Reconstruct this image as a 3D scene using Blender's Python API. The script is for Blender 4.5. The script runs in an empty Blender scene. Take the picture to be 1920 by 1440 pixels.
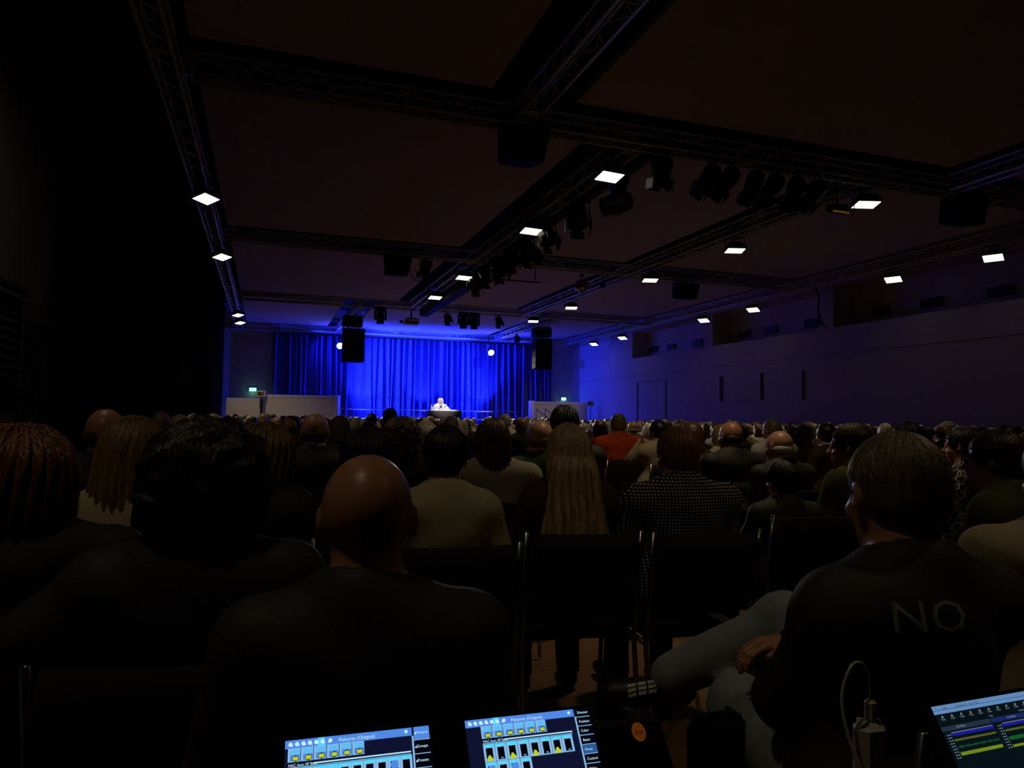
import bpy, math, random
import numpy as np
from mathutils import Vector, Matrix
random.seed(7); rng = np.random.default_rng(7)
S = bpy.context.scene; C = S.collection
PI = math.pi
# ------------------------------------------------------------------ camera, world, exposure
EYE = 1.30
cd = bpy.data.cameras.new('camera'); cam = bpy.data.objects.new('camera', cd); C.objects.link(cam)
ya, pi_, ro = [math.radians(a) for a in (19.1, 2.8, 0.78)]
f = Vector((math.sin(ya)*math.cos(pi_), math.cos(ya)*math.cos(pi_), math.sin(pi_)))
r0 = Vector((math.cos(ya), -math.sin(ya), 0)); u0 = r0.cross(f)
r1 = r0*math.cos(ro)+u0*math.sin(ro); u1 = -r0*math.sin(ro)+u0*math.cos(ro)
cam.matrix_world = Matrix(((r1.x, u1.x, -f.x, 0), (r1.y, u1.y, -f.y, 0), (r1.z, u1.z, -f.z, EYE), (0, 0, 0, 1)))
cd.sensor_width = 36; cd.lens = 36*1331/1920; cd.clip_start = .05; cd.clip_end = 200
S.camera = cam
S.view_settings.view_transform = 'Standard'; S.view_settings.look = 'None'
S.view_settings.exposure = 0; S.view_settings.gamma = 1; S.view_settings.use_curve_mapping = False
w = bpy.data.worlds.new('world'); S.world = w; w.use_nodes = True
w.node_tree.nodes['Background'].inputs[0].default_value = (.8, .7, .6, 1)
w.node_tree.nodes['Background'].inputs[1].default_value = 0.0
cy = S.cycles
cy.use_denoising = True; cy.max_bounces = 6; cy.diffuse_bounces = 4; cy.glossy_bounces = 3
cy.sample_clamp_indirect = 3; cy.use_light_tree = True; cy.caustics_reflective = False; cy.caustics_refractive = False
try: cy.denoiser = 'OPENIMAGEDENOISE'; cy.denoising_input_passes = 'RGB_ALBEDO_NORMAL'
except Exception: pass

def light(kind, name, loc, aim, energy, color, **k):
    l = bpy.data.lights.new(name, kind); l.energy = energy; l.color = color
    for a, b in k.items(): setattr(l, a, b)
    o = bpy.data.objects.new(name, l); C.objects.link(o); o.location = loc
    o.rotation_euler = (Vector(aim)-Vector(loc)).to_track_quat('-Z', 'Y').to_euler()
    return o
BLUE = (.012, .026, 1.0)
# wash lamps on the rear truss and on the stage floor colouring the curtain blue
for x, y, z, tx, e in ((3.2, 30.9, 4.9, 7.4, 5200), (10.35, 30.9, 4.9, 6.6, 5200), (3.3, 31.2, 1.0, 6.6, 3200), (10.3, 31.2, 1.0, 7.2, 3200), (1.3, 32.1, 4.9, 6.0, 300), (12.6, 32.1, 4.9, 7.5, 300)):
    light('SPOT', 'curtain_wash', (x, y, z), (tx, 33.0, 2.4 if z > 2 else 3.6), e, BLUE, spot_size=math.radians(100 if z > 2 else 95), spot_blend=1, shadow_soft_size=.04)
for x in (4.2, 7.0, 9.8):
    light('SPOT', 'truss_uplight', (x, 32.3, 1.0), (x, 32.5, 5.1), 2000, BLUE, spot_size=math.radians(75), spot_blend=.6, shadow_soft_size=.04)
# white key light on the speaker, back lights from the rear truss, dim warm spill over the front rows
light('SPOT', 'key_light', (6.0, 24.75, 4.45), (7.1, 29.6, 1.9), 1300, (1, .9, .8), spot_size=math.radians(17), spot_blend=.6, shadow_soft_size=.08)
light('SPOT', 'key_light', (7.9, 24.75, 4.45), (7.1, 29.6, 1.9), 1100, (1, .9, .8), spot_size=math.radians(17), spot_blend=.6, shadow_soft_size=.08)
light('SPOT', 'back_light', (10.0, 31.75, 4.38), (8.8, 21.0, .4), 3600, (1, .88, .68), spot_size=math.radians(40), spot_blend=.8, shadow_soft_size=.1)
light('SPOT', 'back_light', (3.0, 31.75, 4.38), (4.4, 22.0, .4), 3200, (1, .88, .68), spot_size=math.radians(36), spot_blend=.8, shadow_soft_size=.1)

# ------------------------------------------------------------------ materials
MATS = {}
def mat(name, col, rough=.6, metal=0., emit=None, es=0., noise=0., nscale=8., stretch=(1, 1, 1), bump=0., spec=None):
    if name in MATS: return MATS[name]
    m = bpy.data.materials.new(name); m.use_nodes = True; nt = m.node_tree; b = nt.nodes['Principled BSDF']
    b.inputs['Base Color'].default_value = (*col, 1); b.inputs['Roughness'].default_value = rough; b.inputs['Metallic'].default_value = metal
    if spec is not None: b.inputs['Specular IOR Level'].default_value = spec
    if emit is not None:
        b.inputs['Emission Color'].default_value = (*emit, 1); b.inputs['Emission Strength'].default_value = es
    if noise or bump:
        tc = nt.nodes.new('ShaderNodeTexCoord'); mp = nt.nodes.new('ShaderNodeMapping'); mp.inputs['Scale'].default_value = stretch
        nz = nt.nodes.new('ShaderNodeTexNoise'); nz.inputs['Scale'].default_value = nscale; nz.inputs['Detail'].default_value = 3
        nt.links.new(tc.outputs['Object'], mp.inputs[0]); nt.links.new(mp.outputs[0], nz.inputs['Vector'])
        if noise:
            mx = nt.nodes.new('ShaderNodeMix'); mx.data_type = 'RGBA'
            mx.inputs[6].default_value = (*[c*(1-noise) for c in col], 1); mx.inputs[7].default_value = (*[min(1, c*(1+noise)) for c in col], 1)
            nt.links.new(nz.outputs[0], mx.inputs[0]); nt.links.new(mx.outputs[2], b.inputs['Base Color'])
        if bump:
            bp = nt.nodes.new('ShaderNodeBump'); bp.inputs['Strength'].default_value = bump; bp.inputs['Distance'].default_value = .01
            nt.links.new(nz.outputs[0], bp.inputs['Height']); nt.links.new(bp.outputs[0], b.inputs['Normal'])
    MATS[name] = m; return m
WALL = mat('white_plaster', (.55, .49, .47), .9, noise=.04, nscale=.6, spec=0.)
CEIL = mat('ceiling_paint', (.6, .54, .57), .95, noise=.04, nscale=.4, spec=0.)
VOID = mat('black_void', (.006, .006, .006), .95)
DRAPE = mat('black_velvet', (.003, .003, .0035), 1., spec=.05)
FLOOR = None
TRUSS = mat('aluminium', (.6, .6, .62), .5, .35, noise=.15, nscale=30)
BLACK = mat('black_metal', (.012, .012, .013), .45)
CAB = mat('cabinet_paint', (.01, .01, .011), .85, spec=.15)
GRILL = mat('speaker_grille', (.008, .008, .009), .7, noise=.3, nscale=200)
CHROME = mat('chrome', (.3, .3, .31), .2, 1.)
FABR = mat('black_chair_fabric', (.008, .008, .01), .9, noise=.3, nscale=80)
LAMP = mat('lamp_lens', (.9, .85, .7), .4, emit=(1, .93, .74), es=1.9)
SPOTL = mat('spot_lens', (.9, .9, .9), .3, emit=(1, .95, .85), es=40)
GREYM = mat('grey_metal', (.25, .25, .26), .5, .6)
DARKV = mat('vent_grey', (.05, .05, .055), .6, noise=.2, nscale=20)
PANEL = mat('partition_white', (.78, .76, .72), .7, noise=.03, nscale=2)
SKINS = [mat('skin_light', (.52, .27, .17), .42, noise=.12, nscale=14, bump=.04), mat('skin_tan', (.42, .19, .1), .4, noise=.12, nscale=14, bump=.04), mat('skin_ruddy', (.44, .21, .11), .38, noise=.14, nscale=12, bump=.04)]

def wood_floor():
    m = bpy.data.materials.new('parquet'); m.use_nodes = True; nt = m.node_tree; b = nt.nodes['Principled BSDF']
    tc = nt.nodes.new('ShaderNodeTexCoord'); br = nt.nodes.new('ShaderNodeTexBrick'); br.inputs['Scale'].default_value = 1
    br.inputs['Brick Width'].default_value = 1.2; br.inputs['Row Height'].default_value = .12; br.inputs['Mortar Size'].default_value = .003
    br.inputs['Color1'].default_value = (.19, .105, .042, 1); br.inputs['Color2'].default_value = (.15, .08, .032, 1); br.inputs['Mortar'].default_value = (.08, .04, .02, 1)
    nt.links.new(tc.outputs['Object'], br.inputs[0]); nt.links.new(br.outputs[0], b.inputs['Base Color']); b.inputs['Roughness'].default_value = .4
    return m
FLOOR = wood_floor()

# ------------------------------------------------------------------ mesh helpers
class MB:
    def __init__(s): s.v = []; s.f = []; s.m = []
    def add(s, vs, fs, mi=0):
        o = len(s.v); s.v += [tuple(map(float, p)) for p in vs]; s.f += [tuple(o+i for i in q) for q in fs]; s.m += [mi]*len(fs); return s
    def box(s, c, d, rot=None, mi=0, taper=1.):
        x, y, z = [a/2 for a in d]; vs = []
        for sz in (-1, 1):
            t = taper if sz > 0 else 1
            for sx, sy in ((-1, -1), (1, -1), (1, 1), (-1, 1)): vs.append(Vector((sx*x*t, sy*y*t, sz*z)))
        if rot is not None: vs = [rot @ v for v in vs]
        vs = [v+Vector(c) for v in vs]
        return s.add(vs, [(3, 2, 1, 0), (4, 5, 6, 7), (0, 1, 5, 4), (1, 2, 6, 5), (2, 3, 7, 6), (3, 0, 4, 7)], mi)
    def rbox(s, c, d, r=.01, rot=None, mi=0):       # box with chamfered edges
        x, y, z = [a/2 for a in d]; r = min(r, x*.9, y*.9, z*.9); vs = []; lay = [(-z, r), (-z+r, 0), (z-r, 0), (z, r)]
        for zz, q in lay:
            X, Y = x-q, y-q; k = r
            for p in ((-X+k, -Y), (X-k, -Y), (X, -Y+k), (X, Y-k), (X-k, Y), (-X+k, Y), (-X, Y-k), (-X, -Y+k)): vs.append(Vector((p[0], p[1], zz)))
        fs = [tuple(range(7, -1, -1)), tuple(range(24, 32))]
        for l in range(3):
            for i in range(8): fs.append((l*8+i, l*8+(i+1) % 8, l*8+8+(i+1) % 8, l*8+8+i))
        if rot is not None: vs = [rot @ v for v in vs]
        return s.add([v+Vector(c) for v in vs], fs, mi)
    def tube(s, pts, r, n=8, mi=0, cap=True):
        pts = [Vector(p) for p in pts]; rr = r if isinstance(r, (list, tuple)) else [r]*len(pts); vs = []; fs = []
        prev = None
        for i, p in enumerate(pts):
            t = (pts[min(i+1, len(pts)-1)]-pts[max(i-1, 0)]).normalized()
            a = prev if prev is not None else (Vector((0, 0, 1)) if abs(t.z) < .9 else Vector((1, 0, 0)))
            a = (a-t*a.dot(t)); a = a.normalized() if a.length > 1e-6 else t.orthogonal().normalized(); b = t.cross(a); prev = a
            for k in range(n):
                q = 2*PI*k/n; vs.append(p+(a*math.cos(q)+b*math.sin(q))*rr[i])
        for i in range(len(pts)-1):
            for k in range(n): fs.append((i*n+k, i*n+(k+1) % n, (i+1)*n+(k+1) % n, (i+1)*n+k))
        if cap: fs += [tuple(range(n-1, -1, -1)), tuple((len(pts)-1)*n+k for k in range(n))]
        return s.add(vs, fs, mi)
    def lathe(s, prof, n=20, c=(0, 0, 0), rot=None, mi=0):      # profile of (radius, z)
        vs = []; fs = []
        for (r, z) in prof:
            for k in range(n): vs.append(Vector((r*math.cos(2*PI*k/n), r*math.sin(2*PI*k/n), z)))
        for i in range(len(prof)-1):
            for k in range(n): fs.append((i*n+k, i*n+(k+1) % n, (i+1)*n+(k+1) % n, (i+1)*n+k))
        fs += [tuple(range(n-1, -1, -1)), tuple((len(prof)-1)*n+k for k in range(n))]
        if rot is not None: vs = [rot @ v for v in vs]
        return s.add([v+Vector(c) for v in vs], fs, mi)
    def mesh(s, name, mats, smooth=False):
        me = bpy.data.meshes.new(name); me.from_pydata(s.v, [], s.f)
        for m in (mats if isinstance(mats, (list, tuple)) else [mats]): me.materials.append(m)
        me.polygons.foreach_set('material_index', s.m)
        if smooth: me.polygons.foreach_set('use_smooth', [True]*len(s.f))
        me.update(); return me
    def build(s, name, mats, parent=None, smooth=False, **k):
        return link(name, s.mesh(name, mats, smooth), parent, **k)
def link(name, me, parent=None, loc=None, rot=None, label=None):
    o = bpy.data.objects.new(name, me); C.objects.link(o)
    if parent is not None: o.parent = parent
    if loc is not None: o.location = loc
    if rot is not None: o.rotation_euler = rot
    if label: o['label'] = label
    return o
def tag(o, label, cat, group=None, kind=None):
    o['label'] = label; o['category'] = cat
    if group: o['group'] = group
    if kind: o['kind'] = kind
    return o
def thing(name, loc, label, cat, group=None, rz=0, scale=1):
    o = bpy.data.objects.new(name, None); C.objects.link(o); o.location = loc; o.rotation_euler = (0, 0, rz); o.scale = (scale,)*3; o.empty_display_size = .1
    return tag(o, label, cat, group)
def struct(name, mb, m): o = mb.build(name, m); o['kind'] = 'structure'; return o
def copy_tree(o, parent=None):
    c = o.copy(); C.objects.link(c)
    if parent is not None: c.parent = parent
    for ch in list(o.children): copy_tree(ch, c)
    return c
def RX(a): return Matrix.Rotation(a, 3, 'X')
def RY(a): return Matrix.Rotation(a, 3, 'Y')
def RZ(a): return Matrix.Rotation(a, 3, 'Z')
def polar_text(txt, size):
    cu = bpy.data.curves.new('t', 'FONT'); cu.body = txt; cu.size = size; cu.align_x = 'LEFT'; cu.resolution_u = 2
    o = bpy.data.objects.new('t', cu); C.objects.link(o); dg = bpy.context.evaluated_depsgraph_get()
    me = bpy.data.meshes.new_from_object(o.evaluated_get(dg)); vs = [v.co.copy() for v in me.vertices]; fs = [tuple(p.vertices) for p in me.polygons]
    bpy.data.objects.remove(o); bpy.data.curves.remove(cu); bpy.data.meshes.remove(me)
    return vs, fs

# ------------------------------------------------------------------ the hall
XR, YB, CZ = 15.2, 33.3, 5.25
struct('floor', MB().box((6.5, 15.5, -.05), (20, 36.2, .1)), FLOOR)
struct('wall_back', MB().box((6.7, YB+.1, 3.1), (17.2, .2, 6.2)), WALL)
struct('wall_front', MB().box((6.7, -2.6, 3.1), (18, .2, 6.2)), VOID)
rw = MB()
rw.box((XR+.4, 15.3, 2.01), (.8, 36, 4.02)); rw.box((XR+.4, 15.3, 5.7), (.8, 36, 1.0))
rec = [(22.19, 27.73), (16.51, 21.79), (4.0, 16.0)]      # recesses between piers
ys = [33.3, 27.73, 22.19, 21.79, 16.51, 16.0, 4.0, -2.7]
for a, b in ((0, 1), (2, 3), (4, 5), (6, 7)): rw.box((XR+.4, (ys[a]+ys[b])/2, 4.61), (.8, ys[a]-ys[b], 1.18))
rw.box((XR+.9, 15.3, 4.6), (.2, 36, 1.6))
struct('wall_right', rw, WALL)
# shallow seams and blind doors in the right wall
tr = MB()
tr.box((XR-.002, 15.3, 3.25), (.012, 36, .012))
struct('trim_1', tr, DARKV)
SLOT = mat('dark_slot', (.03, .02, .018), .7)
for n, (y0, y1, z0, z1, th) in enumerate(((24.95, 27.15, 0, 2.93, .09),)):
    d = MB(); d.box((XR-.01, (y0+y1)/2, z1/2), (.03, y1-y0, z1)); o = struct('door_1', d, WALL)
    e = MB(); e.box((XR-.015, y1+.05, z1/2), (.05, .1, z1)); e.box((XR-.012, y0-.015, z1/2), (.035, .03, z1)); e.box((XR-.012, (y0+y1)/2, z1+.01), (.035, y1-y0, .02)); e.build('door_frame', SLOT, o)
d = MB(); d.box((XR-.012, 20.1, 2.45), (.03, 1.9, .86)); o = struct('window_1', d, WALL)
e = MB(); e.box((XR-.02, 21.25, 2.45), (.05, .14, .87)); e.box((XR-.02, 19.08, 2.45), (.05, .1, .87)); e.build('window_reveal', SLOT, o)
struct('window_2', MB().box((XR-.02, 17.2, 2.43), (.05, .045, .87)), SLOT)
for i, (y, z) in enumerate(((28.0, 4.42), (25.8, 4.4), (23.9, 4.4), (21.0, 4.4), (19.6, 4.4), (17.7, 4.4), (15.1, 4.4), (13.5, 4.4), (11.7, 4.4))):
    y = min(y, 27.2) if i == 0 else y
    t = thing('wall_vent', (XR+.76, y, z-.12), 'dark grille vent in the upper recess of the right wall, '+['beside the farthest reveal', 'second from the stage', 'just before the first pier', 'just past the first pier', 'middle of the second recess', 'behind the hanging black cable', 'first past the second pier', 'below a nearby floodlight', 'nearest and largest'][i], 'vent', 'vents in the right wall recesses')
    b = MB().rbox((0, 0, .12), (.06, .62, .24), .01).build('vent_box', DARKV, t)
    g = MB()
    for k in range(5): g.box((-.035, 0, .04+k*.04), (.02, .56, .012))
    g.build('grille', BLACK, t)
# ceiling: panels with dark slots over every truss line, and a black soffit above
struct('ceiling', MB().box((6.7, 15.3, 6.25), (18.2, 36.4, .1)), VOID)
xs3 = [(-.86, 2.45), (3.55, 9.85), (10.95, 13.6)]; xs2 = [(-.86, 4.15), (5.45, 8.37), (9.55, 13.6)]
bands = [((-2.5, 7.95), xs3), ((9.12, 15.75), xs2), ((16.95, 23.9), xs2), ((25.1, 31.95), xs3), ((33.1, 33.3), [(-.86, 13.6)])]
for (y0, y1), xs in bands:
    for x0, x1 in xs: struct('ceiling', MB().box(((x0+x1)/2, (y0+y1)/2, CZ+.05), (x1-x0, y1-y0, .1)), CEIL)
# left side: wall behind the long black drape
struct('wall_left', MB().box((-2.6, 15.3, 3.1), (.2, 36.2, 6.2)), WALL)
def curtain(name, x0, x1, y, z0, z1, nx, nz, amp, pitch, m, seed, axis='x', tip=.35):
    rg = np.random.default_rng(seed); t = np.linspace(0, x1-x0, nx)
    n = int((x1-x0)/pitch)+3; cs = np.cumsum(pitch*(.72+.56*rg.random(n)))-pitch; am = amp*(.55+.45*rg.random(n)); dr = rg.normal(size=n)*.05; wd = pitch*(.13+.1*rg.random(n))
    vs = []
    for j in range(nz):
        k = j/(nz-1); z = z0+(z1-z0)*k; off = np.zeros(nx)
        for c, a, d, wv in zip(cs, am, dr, wd):
            cc = c+d*(1-k)*1.2+.015*math.sin(6*k+c*9); ww = wv*(.75+.45*(1-k)*.8)
            off = np.maximum(off, a*np.exp(-np.abs((t-cc)/ww)**2.2))
        off += .015*np.sin(t*23+seed)+.006*np.sin(t*61)
        for a, b in zip(t, off): vs.append((x0+a, y-b, z) if axis == 'x' else (y+b, x0+a, z))
    fs = [(j*nx+i, j*nx+i+1, (j+1)*nx+i+1, (j+1)*nx+i) for j in range(nz-1) for i in range(nx-1)]
    mb = MB().add(vs, fs); return mb.build(name, m, smooth=True)
o = curtain('side_drape', 7.68, 33.0, -1.85, 0.02, 5.9, 700, 5, .12, .35, DRAPE, 3, 'y'); tag(o, 'black floor-length drape covering the left side of the hall', 'curtain')
CURT = mat('stage_velour', (.1, .11, .36), .8, noise=.1, nscale=40, stretch=(1, 1, .2), spec=.2)
o = curtain('stage_curtain', .31, 13.55, 33.12, .02, 4.95, 2400, 10, .22, .275, CURT, 5); tag(o, 'wide pleated stage curtain lit deep blue behind the speaker', 'curtain')
o = MB().box((6.9, 33.05, 4.99), (13.3, .08, .06)).build('curtain_rail', BLACK); tag(o, 'black rail carrying the blue-lit stage curtain', 'rail')
# slatted wall grilles on the near left wall
t = thing('wall_louvre', (-2.46, 7.95, 1.5), 'slatted metal louvre panel on the left wall at the frame edge', 'louvre')
g = MB(); g.box((.04, -1.0, .5), (.05, .05, 1.06)); g.box((.04, .68, .5), (.05, .06, 1.06)); g.box((.04, -.16, 1.04), (.06, 1.7, .05)); g.build('frame', GREYM, t)
g = MB()
for k in range(11): g.box((.05, -.16, .04+k*.09), (.03, 1.66, .035), RY(.5))
g.build('slats', mat('slat_metal', (.35, .35, .4), .3, .7), t)
t = thing('radiator_grille', (-2.46, 8.75, .9), 'upright ribbed grille on the left wall beside the louvre panel', 'grille')
g = MB()
for k in range(14): g.box((.03, k*.085, .65), (.05, .03, 1.5))
g.build('ribs', DARKV, t); MB().box((.01, .55, .65), (.02, 1.2, 1.5)).build('back_plate', BLACK, t)

# ------------------------------------------------------------------ trusses
ZT = 5.07
def truss(a, b, label, group='lighting trusses below the ceiling'):
    a = Vector(a); b = Vector(b); L = (b-a).length; d = (b-a).normalized(); s = d.cross(Vector((0, 0, 1)))
    t = thing('lighting_truss', a, label, 'truss', group)
    hw = .12; cor = [(-hw, 0), (hw, 0), (hw, .24), (-hw, .24)]
    P = lambda k, u: s*cor[k][0]+Vector((0, 0, cor[k][1]))+d*u
    for k in range(4): MB().tube([P(k, 0), P(k, L)], .025, 8).build('chord', TRUSS, t, smooth=True)
    mb = MB(); n = max(2, int(L/.28)); st = L/n
    for i in range(n):
        for k in range(4):
            k2 = (k+1) % 4; A, B = (k, k2) if i % 2 == 0 else (k2, k)
            mb.tube([P(A, i*st), P(B, (i+1)*st)], .009, 4, cap=False)
    for u in [x for x in np.arange(0, L+.01, 2.5)]+[L]:
        for du in (0., .06):
            for k in range(4): mb.tube([P(k, min(u+du, L)), P((k+1) % 4, min(u+du, L))], .013, 4, cap=False)
    mb.build('bracing', TRUSS, t); return t
XL, XC, XD, XE = -1.15, 4.75, 8.9, 14.25; XA, XB = 3.0, 10.4
TY = [8.52, 16.3, 24.5, 32.55]
names = ['nearest crosswise truss with the row of theatre spots', 'second crosswise truss carrying the mirror ball', 'third crosswise truss carrying the projector', 'rearmost crosswise truss glowing blue above the stage curtain']
for y, n in zip(TY, names): truss((XL+.2 if y < 32 else .5, y, ZT), (XE if y < 32 else 13.4, y, ZT), n)
for x0, y0, y1, n in ((XL, -2, 32.8, 'long truss running along the left drape'), (XA, -2, TY[0]-.2, 'thick truss from overhead to the nearest crosswise truss'), (XB, -2, TY[0]-.2, 'short stretch of truss entering the frame at upper right edge'),
        (XC, TY[0]+.2, TY[2]-.2, 'central lengthwise truss crowded with black fixtures'), (XD, TY[0]+.2, TY[2]-.2, 'right of centre lengthwise truss with four lit floodlights'),
        (XE, 2, 33.0, 'truss running along the top of the right wall'), (XA, TY[2]+.2, TY[3]-.2, 'short truss above the left line array'), (XB, TY[2]+.2, TY[3]-.2, 'short truss above the right line array, lit blue')):
    truss((x0, y0, ZT), (x0, y1, ZT), n)

# ------------------------------------------------------------------ floodlights
GHOUSE = mat('glossy_black', (.01, .01, .011), .12)
def flood(name_lbl, loc, tilt, rz, first=[None]):
    # local: hangs under the truss, the lens faces down and is tilted about X
    if first[0] is None:
        t = thing('floodlight', (0, 0, 0), name_lbl, 'floodlight', 'lit floodlights on the trusses')
        R = RX(0)
        MB().tube([(-.2, 0, -.02), (-.2, 0, .2), (.2, 0, .2), (.2, 0, -.02)], .012, 6).tube([(0, 0, .2), (0, 0, .24)], .025, 8).rbox((0, 0, .215), (.3, .3, .05), .01).build('bracket', BLACK, t)
        h = bpy.data.objects.new('housing', MB().rbox((0, 0, -.03), (.4, .3, .09), .02).box((0, 0, .055), (.34, .24, .09), taper=.6).mesh('housing', GHOUSE)); C.objects.link(h); h.parent = t
        l = bpy.data.objects.new('lens', MB().box((0, 0, -.078), (.35, .24, .01)).mesh('lens', LAMP)); C.objects.link(l); l.parent = h
        first[0] = t; o = t
    else:
        o = copy_tree(first[0]); tag(o, name_lbl, 'floodlight', 'lit floodlights on the trusses')
    o.location = loc; o.rotation_euler = (0, 0, rz)
    for ch in o.children:
        if ch.name.startswith('housing'): ch.rotation_euler = (tilt, 0, 0)
    return o
FL = []
for i, y in enumerate((12.4, 16.9, 26.6, 28.8)): FL.append(((-1.03, y, 4.87), -.3, PI/2-.6, ['warm floodlight high on the left truss, nearest to the camera', 'warm floodlight on the left truss just past the second crossing', 'upper of the close pair of far floodlights at the left truss end', 'lower of the close pair of far floodlights at the left truss end'][i]))
for i, y in enumerate((9.08, 12.28, 17.04, 20.2)): FL.append(((4.58, y, 4.87), -.2, .1, ['large lit floodlight on the central truss beside the big moving head', 'lit floodlight with an open flap on the central truss', 'lit floodlight on the central truss just past the second crossing', 'farthest lit floodlight on the central truss'][i]))
for i, y in enumerate((8.75, 12.11, 15.5, 20.34, 23.7)): FL.append(((8.98, y, 4.87), -.15, -.3, ['large lit floodlight under the joint of the nearest crosswise truss', 'lit floodlight midway along the right of centre truss', 'lit floodlight beside the mirror ball', 'small lit floodlight beyond the mirror ball', 'floodlight at the third crosswise truss above the right line array'][i]))
for i, y in enumerate((10.64, 13.15, 18.4, 21.05, 27.0, 29.8)): FL.append(((14.34, y, 4.87), -.4, -PI/2+.5, ['nearest lit wall floodlight at the right frame edge', 'second lit floodlight on the right wall truss', 'lit floodlight above the second wall recess', 'lit floodlight near the first wall pier', 'lit floodlight close to the stage on the right wall truss', 'farthest lit floodlight on the right wall truss'][i]))
for x, y, n in ((3.0, 4.3, 'floodlight overhead on the thick near truss'), (3.0, .6, 'floodlight overhead behind the camera'), (10.4, 4.6, 'floodlight overhead at the far right near truss')): FL.append(((x, y, 4.87), 0, 0, n))
FL.append(((-1.03, .9, 4.87), .2, PI/2, 'floodlight overhead on the left truss behind the camera'))
FL.append(((-1.03, 4.9, 4.87), .2, PI/2, 'floodlight overhead on the left truss beyond the frame'))
for loc, tl, rz, lb in FL:
    flood(lb, loc, tl, rz)
    if loc[1] == 4.9: light('SPOT', 'flood_beam', (loc[0], loc[1], loc[2]-.15), (-2.5, 8.3, 2.2), 13, (1, .85, .7), spot_size=math.radians(70), spot_blend=1, shadow_soft_size=.12)  # second beam added to this lamp to brighten the near left wall
    dx = {True: -3.6}.get(loc[0] > 12, (.6 if loc[1] < 6 else 1.2) if loc[0] < 0 else (-1.2 if loc[0] > 8 else 0))
    light('SPOT', 'flood_beam', (loc[0], loc[1], loc[2]-.12), (loc[0]+dx, loc[1]+(2.0 if loc[1] > 25 else .9), 0), (115 if loc[1] > 6 else (150 if 2 < loc[0] < 4 and loc[1] > 3 else (50 if loc[0] > 8 else 38))), (1, .78, .48), spot_size=math.radians(84), spot_blend=.8, shadow_soft_size=.12)

# ------------------------------------------------------------------ speakers, spots and other rigging
def delay(x, y, z, label):
    t = thing('loudspeaker', (x, y, z), label, 'loudspeaker', 'delay loudspeakers under the crosswise trusses')
    R = RX(.12)
    mb = MB(); vs = []
    for zz, wx in ((-.3, .26), (.12, .33)):
        for sx, sy in ((-1, -.2), (1, -.2), (.8, .22), (-.8, .22)): vs.append(R @ Vector((sx*wx, sy, zz)))
    mb.add(vs, [(3, 2, 1, 0), (4, 5, 6, 7), (0, 1, 5, 4), (1, 2, 6, 5), (2, 3, 7, 6), (3, 0, 4, 7)]).build('cabinet', CAB, t)
    MB().box(R @ Vector((0, .235, -.09)), (.46, .02, .34), R).build('grille', GRILL, t)
    MB().tube([(-.25, 0, .1), (-.25, 0, .3)], .015).tube([(.25, 0, .1), (.25, 0, .3)], .015).tube([(-.3, 0, .3), (.3, 0, .3)], .02).build('bracket', BLACK, t)
delay(3.04, 8.55, 4.93, 'big black loudspeaker under the nearest truss joint, left of centre')
delay(10.85, 8.55, 4.93, 'big black loudspeaker under the nearest truss at the right')
delay(2.76, 16.3, 4.88, 'black loudspeaker under the second crosswise truss at the left')
delay(10.5, 16.3, 4.86, 'black loudspeaker under the second crosswise truss right of the mirror ball')
def array_(x, label):
    t = thing('line_array', (x, 27.0, 3.35), label, 'loudspeaker', 'line arrays hanging before the stage')
    for k in range(5):
        R = RX(-.05*(4-k)*.5+.02); MB().rbox((0, .01*(4-k), .12+k*.25), (.8 if x < 5 else .72, .42, .245), .012, R).build('cabinet', CAB, t)
    s = MB().rbox((-.05, 0, 1.48), (.72, .5, .34), .015).build('subwoofer_cabinet', CAB, t)
    MB().tube([(-.25, 0, 1.25), (-.25, 0, 1.95)], .02).tube([(.25, 0, 1.25), (.25, 0, 1.95)], .02).tube([(-.4, 0, 1.72), (.4, 0, 1.72)], .03).build('rigging_frame', GREYM, t)
array_(3.03, 'black line array of stacked cabinets hanging left of the speaker')
array_(10.65, 'black line array of stacked cabinets hanging at the right curtain end')
def profile_spot(x, k, ang, yaw, label):
    t = thing('profile_spot', (x, 8.5, 4.98), label, 'theatre spotlight', 'row of theatre spots on the nearest truss', rz=yaw)
    R = RY(ang)
    MB().lathe([(.08, .17), (.125, .12), (.13, 0), (.115, -.08), (.11, -.16), (.13, -.22)], 14, (0, 0, -.19), R).build('barrel', BLACK, t, smooth=True)
    b = MB()
    for a in (0, PI/2, PI, -PI/2):
        c = R @ (Vector((.13*math.cos(a), .13*math.sin(a), -.27))); b.box(c+Vector((0, 0, -.19)), (.02 if abs(math.cos(a)) > .5 else .2, .2 if abs(math.cos(a)) > .5 else .02, .12), R @ RZ(0))
    b.build('barn_door', BLACK, t)
    MB().tube([(0, -.13, -.22), (0, -.13, .02), (0, .13, .02), (0, .13, -.22)], .01, 6).tube([(0, 0, .02), (0, 0, .1)], .02).build('yoke', BLACK, t)
for i, x in enumerate((5.88, 6.2, 6.64, 6.98, 7.38, 7.76)):
    profile_spot(x, i, .6 if i in (0, 1, 3, 5) else .35, -.3, 'black theatre spot with barn doors, '+['leftmost of the row of six', 'second from the left in the row', 'third from the left, after the gap', 'fourth from the left in the row', 'fifth, in front of the right lengthwise truss', 'last on the right of the row of six'][i])
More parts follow.
